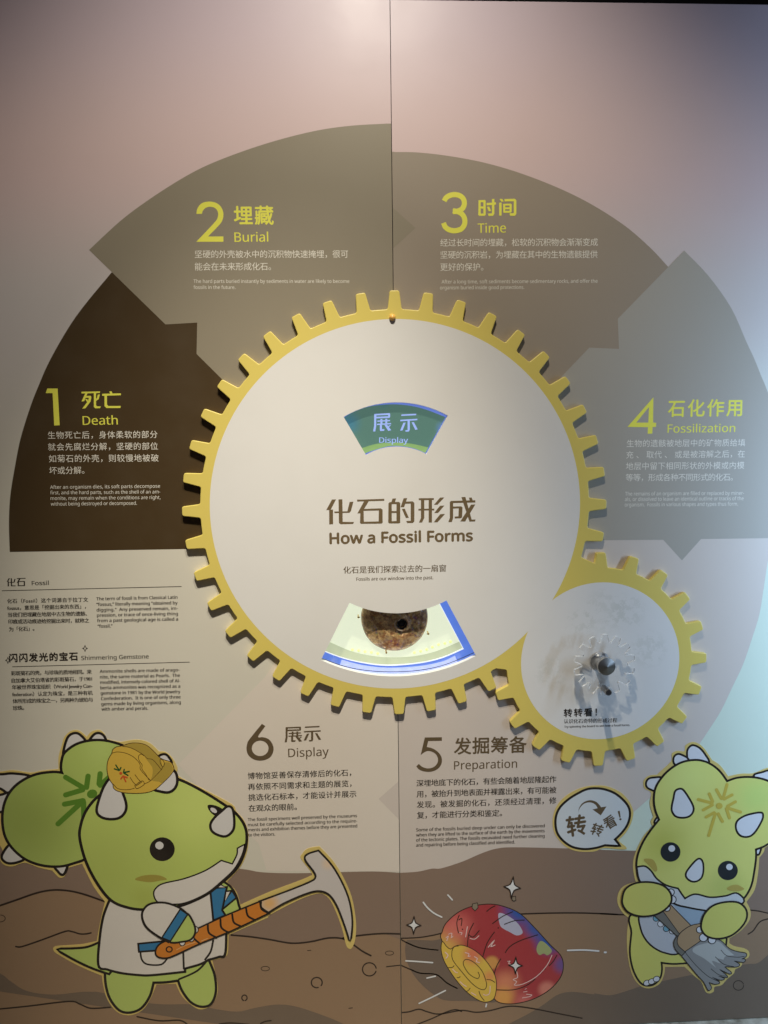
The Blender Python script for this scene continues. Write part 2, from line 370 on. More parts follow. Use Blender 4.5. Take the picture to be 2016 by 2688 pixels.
# step 1, death
s1 = MB(); pts = spl(M_(SR, [(25.6, 1449, 1), (23.5, 1374), (27, 1302), (39, 1226), (54, 1151), (78, 1073), (99, 1018), (134, 940), (200, 830), (293, 715, 1)]), False, 5)
pts += M_(SR, [(600, 860), (690, 1060)]); pts += garc(470, -55, -97) + M_(SR, [(500, 1441)])
s1.poly([[p[:2] for p in pts]], H1); a1 = build(s1, 'printed_arrow', SEC1, LP, label='dark brown printed arrow of step 1')
n1 = MB().poly([M_(A7, [(398, 305), (412, 265), (502, 265), (520, 585), (472, 587), (458, 305)], H3)], H3); build(n1, 'numeral', LIMETXT, a1)
drawn('heading', A7, [('死', 710, 878, 290, 440), ('亡', 890, 1053, 289, 437)], LIMETXT, a1, H3)
block('heading', A7, [('Death', (722, 582), (1026, 578), 76)], LIMETXT, a1, H3, 0, 0, 0.25)
block('text_block', A7, [('生物死亡后，身体柔软的部分', (418, 704), (1372, 696), 62), ('就会先腐烂分解，坚硬的部位', (420, 806), (1376, 798), 62), ('如菊石的外壳，则较慢地被破', (427, 908), (1382, 901), 62), ('坏或分解。', (430, 1012), (736, 1008), 62)], CREAMTXT, a1, H3, 0, 0)
block('text_block', A7, [('After an organism dies, its soft parts decompose', (437, 1139), (1394, 1129), 30), ('first, and the hard parts, such as the shell of an am-', (438, 1187), (1396, 1178), 30), ('monite, may remain when the conditions are right,', (441, 1236), (1398, 1227), 30), ('without being destroyed or decomposed.', (443, 1285), (1193, 1277), 30)], CREAMTXT, a1, H3, 0, 0)
# step 2, burial
arc2 = [(385, 1080, 1), (520, 955), (640, 865), (780, 775), (900, 712), (1060, 650), (1220, 600), (1380, 562), (1520, 543), (1655, 535), (1692, 534)]
pts = [p[:2] for p in spl(M_(A1, arc2), False, 5)]; pts = [(min(p[0], x1), p[1]) for p in pts]
pts += [(x1, BC[1] + 470)] + garc(470, -1, -52) + [p[:2] for p in M_(SR, [(650, 1062), (516, 929), (517.7, 846.8), (434.5, 851.6)])]
a2 = build(MB().poly([pts], H2), 'printed_arrow', SEC2, LP, label='olive taupe printed arrow of step 2')
two = [(1047, 270, 1), (1052, 235), (1070, 200), (1105, 172), (1163, 163), (1220, 175), (1262, 210), (1282, 265), (1275, 320), (1245, 368), (1148, 467, 1), (1282, 467, 1), (1282, 513, 1), (1046, 513, 1), (1205, 345), (1232, 300), (1236, 265), (1225, 235), (1200, 215), (1163, 208), (1130, 217), (1105, 240), (1095, 270, 1)]
build(MB().poly([spl(M_(A3, two, H3), True, 4)], H3), 'numeral', LIMETXT, a2)
block('heading', A4, [('埋藏', (374, 303), (658, 302), 128)], LIMETXT, a2, H3, 0, 0, 1.0)
block('heading', A4, [('Burial', (376, 428), (620, 426), 68)], LIMETXT, a2, H3, 0, 0, 0.25)
block('text_block', A4, [('坚硬的外壳被水中的沉积物快速掩埋，很可', (87, 546), (1200, 544), 54), ('能会在未来形成化石。', (88, 636), (640, 634), 54)], CREAMTXT, a2, H3, 0, 0)
block('text_block', A4, [('The hard parts buried instantly by sediments in water are likely to become', (78, 726), (1208, 726), 25), ('fossils in the future.', (78, 770), (382, 770), 25)], CREAMTXT, a2, H3, 0, 0)
# step 6, display
pts = M_(SR, [(720, 1740), (696, 1777), (515.6, 1960), (468, 2006), (560, 2110), (680, 2215), (700, 2286)]); pts = [p[:2] for p in pts] + [(x1, P((1046, 2288))[1]), (x1, BC[1] - 470)] + garc(470, 181, 222)
a6 = build(MB().poly([pts], H1), 'printed_arrow', SEC6, LP, label='pale rose printed field of step 6')
six = [(280, 83, 1), (318, 108, 1), (238, 222), (290, 228), (345, 245), (385, 285), (407, 350), (395, 410), (360, 455), (300, 480), (240, 483), (180, 465), (130, 420), (112, 360), (120, 300), (145, 250)]
build(MB().poly([spl(M_(D1, six, H3), True, 4), M_(D1, ell((261, 350), 91, 84), H3)], H3), 'numeral', BROWNTXT, a6)
drawn('heading', D1, [('展', 527, 718, 112, 284), ('示', 735, 924, 105, 274)], BROWNTXT, a6, H3)
block('heading', D1, [('Display', (568, 446), (1008, 430), 92)], BROWNTXT, a6, H3, 0, 0, 0.2)
block('text_block', D1, [('博物馆妥善保存清修后的化石，', (127, 688), (1252, 650), 70), ('再依照不同需求和主题的展览，', (130, 806), (1256, 768), 70), ('挑选化石标本，才能设计并展示', (133, 922), (1308, 882), 70), ('在观众的眼前。', (137, 1040), (660, 1022), 70)], DARKTXT, a6, H3, 0, 0)
block('text_block', D1, [('The fossil specimens well preserved by the museums', (127, 1143), (1315, 1099), 33), ('must be carefully selected according to the require-', (129, 1199), (1317, 1155), 33), ('ments and exhibition themes before they are presented', (131, 1254), (1317, 1210), 33), ('to the visitors.', (133, 1309), (424, 1299), 33)], DARKTXT, a6, H3, 0, 0)
mb = MB().poly([M_(SR, [(1046.5, 2051), (994, 2097), (1047, 2151)], H2)], H2); mb.v = [(min(v[0], x1), v[1], v[2]) for v in mb.v]; build(mb, 'arrow_tip', SEC5, LP)
# fossil and gemstone notes
drawn('heading', C1, [('化', 56, 132, 120, 188), ('石', 140, 214, 118, 186)], DARKTXT, LP, H3)
block('heading', C1, [('Fossil', (267, 179), (409, 176), 34)], DARKTXT, LP, H3, 0, 0, 0.2)
block('heading', C1, [('闪闪发光的宝石', (80, 823), (652, 808), 66)], DARKTXT, LP, H3, 0, 0, 0.8)
block('heading', C1, [('Shimmering Gemstone', (682, 806), (1245, 792), 34)], DARKTXT, LP, H3, 0, 0, 0.2)
for p in ([(16, 225), (1520, 190)], [(103, 862), (1588, 823)]): build(stroke(MB(), C1, p, 1.5, H3, False, caps=False), 'printed_rule', DARKTXT, LP)
for q, k in (((712, 708), 1), ((66, 808), 1)):
    st = [(q[0], q[1] - 28, 1), (q[0] + 7, q[1] - 7), (q[0] + 21, q[1], 1), (q[0] + 7, q[1] + 7), (q[0], q[1] + 28, 1), (q[0] - 7, q[1] + 7), (q[0] - 21, q[1], 1), (q[0] - 7, q[1] - 7)]
    build(MB().ribbon(spl(M_(C1, st, H4), True, 3), 1.4, H4, True), 'sparkle_mark', DARKTXT, LP)
block('text_block', C1, [('化石（Fossil）这个词源自于拉丁文', (62, 331), (738, 318), 36), ('fossus，意思是「挖掘出来的东西」，', (62, 389), (720, 375), 36), ('当我们把埋藏在地层中古生物的遗骸、', (68, 446), (728, 435), 36), ('印痕或活动痕迹给挖掘出来时，就称之', (70, 503), (747, 493), 36), ('为「化石」。', (77, 567), (288, 560), 36)], DARKTXT, LP, H3, 0, 0)
block('text_block', C1, [('The term of fossil is from Classical Latin', (808, 306), (1486, 292), 26), ('“fossus,” literally meaning "obtained by', (808, 353), (1487, 339), 26), ('digging."  Any preserved remain, im-', (810, 399), (1489, 385), 26), ('pression, or trace of once-living thing', (813, 444), (1490, 430), 26), ('from a past geological age is called a', (814, 489), (1491, 475), 26), ('“fossil.”', (818, 535), (942, 533), 26)], DARKTXT, LP, H3, 0, 0)
block('text_block', C1, [('彩斑菊石的壳，与珍珠的质地相同。来', (94, 936), (768, 922), 36), ('自加拿大艾伯塔省的彩斑菊石，于1981', (98, 997), (771, 981), 36), ('年被世界珠宝组织（World Jewelry Con-', (102, 1053), (775, 1040), 36), ('federation）认定为珠宝，是三种有机', (104, 1112), (777, 1099), 36), ('体所形成的珠宝之一，另两种为琥珀与', (108, 1169), (777, 1156), 36), ('珍珠。', (110, 1228), (202, 1224), 36)], DARKTXT, LP, H3, 0, 0)
block('text_block', C1, [('Ammonite shells are made of arago-', (836, 914), (1504, 900), 26), ('nite, the same material as Pearls.  The', (838, 961), (1506, 946), 26), ('modified, intensely colored shell of Al-', (840, 1006), (1508, 992), 26), ('berta ammonites was recognized as a', (842, 1051), (1509, 1037), 26), ('gemstone in 1981 by the World Jewelry', (844, 1096), (1510, 1083), 26), ('Confederation.  It is one of only three', (847, 1142), (1512, 1127), 26), ('gems made by living organisms, along', (849, 1187), (1514, 1172), 26), ('with amber and perals.', (851, 1230), (1240, 1222), 26)], DARKTXT, LP, H3, 0, 0)
# soil
up = soil_curve('L'); up = [(min(p[0], x1), p[1]) for p in up]; up[0] = (x0, up[0][1])
so1 = build(MB().poly([up + [(x1, ZB + 1), (x0, ZB + 1)]], H2), 'soil_layer', SOIL1, LP)
mid = spl(M_(SR, [(-60, 2395), (0, 2377), (47, 2361), (94, 2345), (134, 2337), (174, 2337), (217, 2346), (275, 2366), (420, 2440), (607, 2455), (653, 2458.5), (707, 2466), (765, 2476), (815, 2472), (861.5, 2462), (900, 2464), (940, 2455), (980, 2450), (1003, 2449), (1049, 2465)]), False, 4)
mid = [(min(p[0], x1), p[1]) for p in mid]; mid[0] = (x0, mid[0][1])
build(MB().poly([mid + [(x1, ZB + 1), (x0, ZB + 1)]], H3), 'soil_layer', SOIL2, LP)
low = M_(C3, [(-150, 930), (0, 980), (80, 1040), (200, 1110), (400, 1135), (700, 1115)]) + M_(C4, [(100, 1125), (380, 1130), (520, 1160), (680, 1180), (800, 1155), (950, 1132), (1080, 1145), (1250, 1200), (1400, 1262), (1500, 1330), (1600, 1420)])
low = spl(low, False, 4); low[0] = (x0, low[0][1])
build(MB().poly([low + [(low[-1][0], ZB + 1), (x0, ZB + 1)] if low[-1][1] > ZB else low], H4), 'soil_layer', SOIL3, LP)
def lines(parent, defs, clamp):
    for fr, pts, w in defs:
        mb = stroke(MB(), fr, pts, w * 1.4, H5); mb.v = [((min(v[0], SEAM - gap) if clamp == 'L' else max(v[0], SEAM + gap)), v[1], v[2]) for v in mb.v]
        build(mb, 'soil_line', LINE, parent)
lines(LP, [(C3, [(-60, 512), (0, 490), (130, 445), (260, 400), (370, 378), (480, 380), (600, 405), (760, 460)], 3.6),
    (C3, [(115, 787), (160, 787), (300, 740), (470, 678), (520, 678), (580, 695), (625, 695), (660, 688)], 3),
    (C3, [(-60, 1246), (0, 1240), (200, 1220), (500, 1185), (580, 1205), (660, 1235), (800, 1228)], 3),
    (C4, [(640, 660), (760, 670), (900, 690), (1050, 715), (1180, 705), (1300, 680), (1400, 685), (1470, 725), (1530, 768), (1590, 800)], 3.4),
    (C4, [(1400, 680), (1520, 662), (1659, 650), (1790, 652)], 3.4), (C4, [(0, 1215), (150, 1243), (290, 1240), (350, 1275)], 3), (C4, [(560, 1265), (640, 1258), (760, 1268)], 3),
    (C4, [(840, 1262), (870, 1248), (910, 1242)], 3), (C4, [(1160, 765), (1182, 763)], 1.5), (C4, [(1440, 1158), (1465, 1155)], 1.5), (C5, [(90, 668), (140, 662), (180, 658)], 2.2)], 'L')
for fr, c, rx, ry, a0, a1_, w in ((C4, (1580, 893), 47, 45, 0.3, 6.1, 2.6), (C4, (1222, 983), 37, 35, 1.3, 6.9, 2.8), (C4, (730, 1087), 18, 19, 1.9, 7.6, 2.6), (C4, (872, 888), 29, 15, 0, 6.2, 1.3), (C3, (0, 583), 38, 25, -1.5, 1.6, 1.4), (C5, (110, 575), 28, 14, 0, 6.2, 1.3)):
    pts = [(c[0] + rx * cos(a0 + (a1_ - a0) * i / 20), c[1] + ry * sin(a0 + (a1_ - a0) * i / 20)) for i in range(21)]
    mb = stroke(MB(), fr, pts, w * 1.3, H5, False); mb.v = [(min(v[0], x1), v[1], v[2]) for v in mb.v]; build(mb, 'pebble_mark', LINE, LP)
end()

# ---- right panel
rx0, rx1 = SEAM + gap, 1480.0
RP = thing('display_panel', SEAM + 600, ZB, 0, 'right display panel, carrying printed steps 3, 4 and 5 and the red ammonite', 'display panel')
out = [(rx0, ZT), (rx1, ZT), (rx1, ZB), (rx0, ZB), (rx0, NL[0]), (NX1, NL[0]), (NX1, NL[1]), (rx0, NL[1]), (rx0, NU[0]), (NX1, NU[0]), (NX1, NU[1]), (rx0, NU[1])]
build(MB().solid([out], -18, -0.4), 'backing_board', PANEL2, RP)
pts = M_(SR, [(1034, 398)]) + spl(M_(A2, [(35, 657), (150, 659), (300, 677), (450, 707), (600, 752), (760, 815), (900, 885), (1040, 975), (1150, 1070), (1225, 1150), (1260, 1190)]), False, 5)[1:]
pts[0] = (rx0, pts[0][1]); pts = [p[:2] for p in pts] + [p[:2] for p in M_(SR, [(1640, 860), (1640, 935), (1550, 935), (1430, 1050)])] + garc(470, 46, 0.5) + [(rx0, BC[1] + 470)]
a3 = build(MB().poly([[(max(rx0, p[0]), p[1]) for p in pts]], H1), 'printed_arrow', SEC3, RP, label='warm taupe printed arrow of step 3')
tri = [(max(rx0, p[0]), p[1]) for p in M_(A2, [(36, 897), (136, 985), (36, 1073)], H2)]
build(MB().poly([tri], H2), 'arrow_tip', SEC2, RP)
mb = MB(); mb.ribbon(spl(M_(A5, [(346, 350), (358, 330), (380, 316), (412, 310), (445, 318), (467, 340), (471, 372), (458, 398), (432, 412), (400, 416)], H3), False, 4), 13, H3, caps=False)
mb.ribbon(spl(M_(A5, [(400, 410), (440, 420), (466, 443), (475, 475), (468, 505), (448, 526), (412, 535), (375, 528), (352, 510), (342, 486)], H3), False, 4), 13, H3 + .04, caps=False)
build(mb, 'numeral', LIMETXT, a3)
drawn('heading', A5, [('时', 558, 668, 336, 443), ('间', 688, 795, 336, 442)], LIMETXT, a3, H3)
block('heading', A5, [('Time', (555, 548), (730, 546), 58)], LIMETXT, a3, H3, 0, 0, 0.25)
block('text_block', A5, [('经过长时间的埋藏，松软的沉积物会渐渐变成', (322, 633), (1302, 629), 46), ('坚硬的沉积岩，为埋藏在其中的生物遗骸提供', (322, 709), (1300, 705), 46), ('更好的保护。', (322, 785), (590, 783), 46)], CREAMTXT, a3, H3, 0, 0)
block('text_block', A5, [('After a long time, soft sediments become sedimentary rocks, and offer the', (330, 863), (1300, 858), 22), ('organism buried inside good protections.', (320, 900), (844, 897), 22)], CREAMTXT, a3, H3, 0, 0)
# step 5 field (below) and step 4
pts = M_(SR, [(1400, 1400), (2050, 1395), (2030, 1440)]) + spl(M_(E1, [(940, 350), (900, 620), (860, 860), (790, 1090), (700, 1350), (600, 1560), (490, 1790), (370, 1980), (285, 2105)]), False, 4) + M_(SR, [(1800, 1995), (1740, 2065), (1650, 2143), (1560, 2200), (1480, 2245), (1300, 2290), (1060, 2310)])
pts = [p[:2] for p in pts]; pts = pts + [(rx0, P((1046, 2310))[1]), (rx0, BC[1] - 470)] + garc(470, 179, 92)
a5 = build(MB().poly([[(max(rx0, p[0]), p[1]) for p in pts]], H1), 'printed_arrow', SEC5, RP, label='rose grey printed field of step 5')
pts = [p[:2] for p in M_(SR, [(1621.6, 837), (1624.7, 916), (1547, 912.6), (1420, 1045)])] + garc(470, 48, 97) + [p[:2] for p in M_(SR, [(1530, 1419), (1584, 1418), (1741, 1417), (1790, 1471), (1840, 1415), (2016, 1412.7), (2080, 1412)])]
pts += [p[:2] for p in spl(M_(SR, [(2068, 1240), (2046, 1130), (2016, 1031.5), (1998, 987), (1980, 942), (1959, 897), (1919, 808), (1858.6, 723), (1796, 658)]), False, 4)]
a4 = build(MB().poly([pts], H2), 'printed_arrow', SEC4, RP, label='mid grey printed arrow of step 4')
build(MB().poly([M_(A6, [(653, 478), (650, 700), (678, 702), (675, 738), (646, 740), (643, 797), (602, 798), (605, 741), (425, 738)], H3), M_(A6, [(608, 700), (503, 700), (614, 562)], H3)], H3), 'numeral', LIMETXT, a4)
block('heading', A6, [('石化作用', (781, 650), (1428, 642), 142)], LIMETXT, a4, H3, 0, 0, 0.9)
block('heading', A6, [('Fossilization', (777, 789), (1370, 783), 72)], LIMETXT, a4, H3, 0, 0, 0.25)
block('text_block', A6, [('生物的遗骸被地层中的矿物质给填', (418, 916), (1458, 908), 62), ('充 、 取代 、 或是被溶解之后，在', (414, 1016), (1454, 1006), 62), ('地层中留下相同形状的外模或内模', (411, 1115), (1450, 1107), 62), ('等等，形成各种不同形式的化石。', (409, 1215), (1350, 1210), 62)], CREAMTXT, a4, H3, 0, 0)
block('text_block', A6, [('The remains of an organism are filled or replaced by miner-', (404, 1341), (1448, 1334), 32), ('als, or dissolved to leave an identical outline or tracks of the', (402, 1389), (1444, 1381), 32), ('organism.  Fossils in various shapes and types thus form.', (401, 1437), (1396, 1429), 32)], CREAMTXT, a4, H3, 0, 0)
five = [(240, 178, 1), (383, 176, 1), (383, 206, 1), (268, 208, 1), (256, 258, 1), (300, 268), (345, 295), (376, 335), (383, 380), (368, 420), (335, 450), (285, 466), (230, 462), (190, 445), (168, 420, 1), (190, 400, 1), (220, 425), (265, 437), (305, 430), (335, 408), (350, 375), (345, 340), (325, 312), (285, 293), (245, 297), (205, 325, 1)]
build(MB().poly([spl(M_(D2, five, H3), True, 4)], H3), 'numeral', BROWNTXT, a5)
block('heading', D2, [('发掘筹备', (485, 320), (1090, 304), 130)], BROWNTXT, a5, H3, 0, 0, 0.9)
block('heading', D2, [('Preparation', (485, 447), (1012, 431), 70)], BROWNTXT, a5, H3, 0, 0, 0.2)
block('text_block', D2, [('深埋地底下的化石，有些会随着地层隆起作', (170, 590), (1340, 555), 54), ('用，被抬升到地表面并裸露出来，有可能被', (172, 681), (1341, 645), 54), ('发现。被发掘的化石，还须经过清理，修', (173, 770), (1341, 733), 54), ('复，才能进行分类和鉴定。', (175, 858), (886, 838), 54)], DARKTXT, a5, H3, 0, 0)
block('text_block', D2, [('Some of the fossils buried deep under can only be discovered', (168, 965), (1243, 930), 26), ('when they are lifted to the surface of the earth by the movements', (168, 1008), (1242, 972), 26), ('of the tectonic plates. The fossils excavated need further cleaning', (168, 1050), (1242, 1015), 26), ('and repairing before being classified and identified.', (168, 1093), (994, 1066), 26)], DARKTXT, a5, H3, 0, 0)
up = [(max(rx0, p[0]), p[1]) for p in soil_curve('R')]
build(MB().poly([up + [(rx1, up[-1][1]), (rx1, ZB + 1), (rx0, ZB + 1)]], H2), 'soil_layer', SOIL1, RP)
mid = spl(M_(SR, [(1044, 2463), (1100, 2461), (1161, 2449), (1250, 2420), (1366, 2400), (1443, 2397), (1520, 2396), (1560, 2398), (1640, 2401), (1967, 2389), (2020, 2397), (2080, 2407)]), False, 4)
build(MB().poly([[(max(rx0, p[0]), p[1]) for p in mid] + [(rx1, mid[-1][1]), (rx1, ZB + 1), (rx0, ZB + 1)]], H3), 'soil_layer', SOIL2, RP)
low = M_(C5, [(700, 1190), (920, 1058), (1050, 990), (1150, 930), (1250, 860), (1350, 838), (1500, 855)]) + M_(C7, [(0, 1300), (150, 1318), (300, 1280), (450, 1230), (620, 1190), (850, 1140), (1100, 1090), (1300, 1050), (1459, 1020), (1560, 1010), (1659, 930), (1800, 800)])
low = [p for p in spl(low, False, 4) if p[1] > ZB + 2]
build(MB().poly([low + [(rx1, low[-1][1]), (rx1, ZB + 1), (low[0][0], ZB + 1)]], H4), 'soil_layer', SOIL3, RP)
lines(RP, [(C5, [(180, 478), (240, 510), (320, 540), (440, 555)], 2.6), (C5, [(165, 475), (300, 470), (400, 455), (475, 437)], 2.6), (C5, [(980, 310), (1200, 303), (1400, 302), (1560, 307), (1659, 312)], 3), (C7, [(60, 540), (200, 547), (300, 550)], 3),
    (C7, [(1480, 505), (1570, 515), (1659, 535), (1800, 560)], 2.6), (C7, [(1470, 735), (1520, 700), (1580, 620), (1659, 590), (1800, 570)], 2.6),
    (C5, [(185, 657), (250, 685), (320, 712), (430, 722), (500, 778), (570, 815)], 2.6), (C5, [(180, 980), (240, 975), (310, 957), (370, 975), (450, 990), (600, 965), (700, 978), (800, 965), (900, 940), (980, 938), (1100, 955), (1250, 985), (1420, 1018)], 2.8),
    (C5, [(250, 1085), (305, 1058), (400, 1020), (500, 975), (560, 960), (600, 972)], 2.6)], 'R')
mb = stroke(MB(), C7, ell((1377, 1225), 49, 46, 24), 2.4, H5, False); build(mb, 'pebble_mark', LINE, RP)
# the printed ammonite
SHH = [H5 + LAY * k for k in range(12)]
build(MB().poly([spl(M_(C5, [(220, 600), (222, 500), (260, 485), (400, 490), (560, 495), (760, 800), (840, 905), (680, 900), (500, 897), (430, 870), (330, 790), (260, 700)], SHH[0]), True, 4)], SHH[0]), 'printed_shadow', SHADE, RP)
body = [(470, 490), (472, 430), (500, 370), (580, 300), (680, 258), (800, 245), (900, 265), (1000, 312), (1100, 410), (1200, 520), (1270, 590), (1290, 660), (1270, 740), (1200, 820), (1100, 880), (1000, 910), (920, 918), (850, 905), (800, 860), (600, 700)]
def c5(x, y): q = P(C5((x, y))); return q
SHELL = ink('shell_print', (172, 64, 68), [(c5(480, 520), 75, (226, 190, 90), .9, .9), (c5(560, 400), 70, (226, 120, 110), .8, .9), (c5(1010, 270), 80, (52, 92, 170), 1, .8), (c5(1200, 480), 62, (48, 92, 172), 1, .8), (c5(1110, 400), 50, (52, 96, 170), .9, .8), 
    (c5(1290, 650), 40, (110, 90, 150), .9, .8), (c5(900, 780), 60, (232, 150, 110), .8, .9), (c5(880, 880), 50, (232, 170, 90), .9, .8), (c5(805, 640), 26, (226, 170, 90), .8, .5), (c5(1180, 820), 34, (228, 150, 130), .7, .7), (c5(1020, 900), 40, (226, 130, 120), .6, .9)])
am = build(MB().poly([spl(M_(C5, body, SHH[2]), True, 4)], SHH[2]), 'printed_ammonite', SHELL, RP, label='red and blue ammonite drawing')
build(MB().ribbon(spl(M_(C5, body, SHH[1]), True, 4), 5.2, SHH[1], True), 'outline', LINE, am)
for pts, mt in (([(850, 310), (880, 305), (930, 330), (975, 365), (1005, 405), (1015, 440), (975, 455), (925, 430), (890, 412), (862, 385)], ink('lilac_patch_print', (186, 186, 208))), ([(1115, 525), (1140, 492), (1180, 515), (1215, 560), (1185, 590), (1160, 578), (1130, 588), (1112, 562)], ink('sage_patch_print', (164, 172, 120)))):
    build(MB().poly([spl(M_(C5, pts, SHH[2] + .04), True, 4)], SHH[2] + .04), 'colour_patch', mt, am)
mouth = [(470, 500), (465, 560), (490, 640), (560, 750), (640, 840), (720, 895), (775, 905), (820, 880), (835, 800), (822, 720), (765, 630), (690, 560), (610, 525), (560, 530), (525, 550), (495, 530)]
SHYEL = ink('shell_mouth_print', (226, 190, 84), [(c5(680, 580), 45, (226, 120, 96), .9, .9), (c5(790, 730), 26, (232, 140, 96), .7, .9)])
build(MB().poly([spl(M_(C5, mouth, SHH[4]), True, 4)], SHH[4]), 'shell_mouth', SHYEL, am)
mb = MB().ribbon(spl(M_(C5, mouth, SHH[3]), True, 4), 4.4, SHH[3], True)
mb.ribbon(spl(M_(C5, [(535, 560), (540, 620), (600, 700), (680, 790), (745, 825), (770, 800), (762, 750), (735, 690), (680, 635), (630, 618), (612, 650), (650, 715), (705, 748), (722, 730), (712, 703)], SHH[5]), False, 4), 2, SHH[5])
for pts in ([(510, 673), (535, 673), (550, 660)], [(568, 742), (582, 742), (592, 733)], [(630, 838), (648, 828), (660, 812)], [(718, 833), (730, 865), (755, 900)], [(770, 755), (800, 758), (828, 775)], [(535, 560), (550, 532), (580, 527)]): mb.ribbon(spl(M_(C5, pts, SHH[6]), False, 3), 2, SHH[6], caps=False)
build(mb, 'outline', LINE, am)
mb = MB()
for pts in ([(830, 253), (800, 268), (770, 293)], [(950, 293), (880, 325), (810, 375)], [(1030, 350), (960, 355), (890, 380)], [(1120, 450), (1000, 490), (930, 530), (897, 573)], [(1250, 588), (1225, 630), (1195, 663)], [(1103, 750), (1040, 797), (950, 825), (838, 825)], [(868, 612), (838, 665), (822, 720)], [(825, 430), (775, 505), (745, 600)], [(683, 370), (650, 440), (640, 530)], [(585, 315), (568, 370), (580, 440)], [(580, 350), (602, 340), (598, 390)], [(650, 450), (680, 465), (722, 420)]):
    mb.ribbon(spl(M_(C5, pts, SHH[7]), False, 4), 2.4, SHH[7], caps=False)
for q in ((607, 413), (850, 404), (1168, 683)): mb.poly([M_(C5, ell(q, 4.5, n=10), SHH[7])], SHH[7])
build(mb, 'ribs', LINE, am)
PINKW = ink('pale_pink_print', (240, 205, 200))
for pts, w in (([(640, 395), (634, 430), (628, 465)], 2.4), ([(658, 475), (690, 480), (718, 457)], 2.2), ([(1215, 590), (1180, 660), (1110, 735), (1020, 785), (960, 793), (975, 770), (952, 755), (982, 740), (975, 700)], 2.2), ([(912, 632), (930, 630), (920, 645), (935, 650)], 2), ([(495, 470), (510, 460), (500, 490)], 2.6), ([(512, 447), (534, 440), (530, 470), (542, 460)], 2.2), ([(585, 435), (603, 437), (596, 452)], 2), ([(782, 535), (825, 485), (800, 530), (828, 520)], 2.6), ([(1012, 880), (1060, 872), (1078, 860), (1040, 855)], 2), ([(1020, 840), (1048, 835)], 1.8), ([(1030, 822), (1044, 816)], 1.6), ([(625, 572), (650, 580), (645, 597), (660, 595)], 2.4), ([(688, 600), (708, 612), (700, 632), (722, 640)], 2.6), ([(490, 570), (508, 590), (495, 610)], 3), ([(540, 685), (560, 705), (572, 708)], 2.6), ([(590, 770), (612, 790), (632, 802)], 2.8), ([(668, 845), (698, 862)], 2.6), ([(795, 800), (790, 850), (765, 862), (750, 855)], 2.4)):
    build(MB().ribbon(spl(M_(C5, pts, SHH[8]), False, 3), w, SHH[8]), 'gloss_mark', PINKW, am)
STONE = ink('small_stone_print', (140, 128, 110))
for pts in ([(675, 240, 1), (708, 233, 1), (713, 265, 1), (692, 287, 1), (672, 268, 1)], [(945, 192, 1), (968, 188, 1), (970, 215, 1), (955, 222, 1), (943, 212, 1)]):
    q = M_(C5, pts, SHH[8]); s = build(MB().poly([q], SHH[8]), 'printed_stone', STONE, RP); build(MB().ribbon(q, 1.8, SHH[9], True), 'outline', LINE, s)
def star(c, rx, ry, tilt=0.0):
    o = []
    for k in range(8):
        t = pi / 4 * k - pi / 2; rr = 1 if k % 2 == 0 else 0.36; x, y = rr * rx * cos(t), rr * ry * sin(t); o.append((c[0] + x * cos(tilt) - y * sin(tilt), c[1] + x * sin(tilt) + y * cos(tilt), 1 if k % 2 == 0 else 0))
    return o
for c, rx, ry, t in (((945, 128), 58, 78, 0.10), ((275, 385), 50, 64, 0.03), ((968, 660), 48, 62, 0.03)):
    q = spl(M_(C5, star(c, rx, ry, t), SHH[10]), True, 3); s = build(MB().poly([q], SHH[10]), 'sparkle_mark', WHITE, RP); build(MB().ribbon(q, 3.2, SHH[11], True), 'outline', LINE, s)
for pts, w in (([(340, 230), (370, 268), (415, 305), (465, 330)], 4.4), ([(507, 180), (537, 213)], 4.2), ([(222, 628), (310, 633), (403, 640)], 4.4), ([(365, 745), (422, 732)], 4.2), ([(312, 917), (400, 875), (490, 830)], 4.4), ([(1322, 557), (1430, 554), (1533, 561)], 4.8), ([(770, 922), (766, 940)], 4.2), ([(1574, 570), (1582, 570)], 5.5)):
    build(stroke(MB(), C5, pts, w, SHH[9]), 'ray_mark', WHITE, RP)
end()
# ================================================================ GEAR BOARD
def gear_poly(c, ro, rr, n, tipw, basew, fil=4.5):
    """gear outline with rounded tooth corners; (x, z) list, counter-clockwise"""
    raw_ = []
    for k in range(n):
        a = 2 * pi * k / n
        for r, w, s in ((rr, basew, -1), (ro, tipw, -1), (ro, tipw, 1), (rr, basew, 1)):
            y = sqrt(r * r - w * w / 4); x = s * w / 2
            raw_.append((c[0] + x * cos(a) + y * sin(a), c[1] - x * sin(a) + y * cos(a)))
        m = a + pi / n; raw_.append((c[0] + rr * sin(m), c[1] + rr * cos(m)))
    raw_.reverse(); out = []; N = len(raw_)
    for i in range(N):
        a, p, b = raw_[i - 1], raw_[i], raw_[(i + 1) % N]
        u = (a[0] - p[0], a[1] - p[1]); v = (b[0] - p[0], b[1] - p[1]); lu = hypot(*u); lv = hypot(*v)
        u = (u[0] / lu, u[1] / lu); v = (v[0] / lv, v[1] / lv); cs = u[0] * v[0] + u[1] * v[1]
        if cs < -0.985: out.append(p); continue
        d = min(fil, lu * .42, lv * .42); q0 = (p[0] + u[0] * d, p[1] + u[1] * d); q1 = (p[0] + v[0] * d, p[1] + v[1] * d)
        for j in range(5):
            t = j / 4; out.append(tuple((1 - t) ** 2 * q0[k] + 2 * t * (1 - t) * p[k] + t * t * q1[k] for k in (0, 1)))
    return out
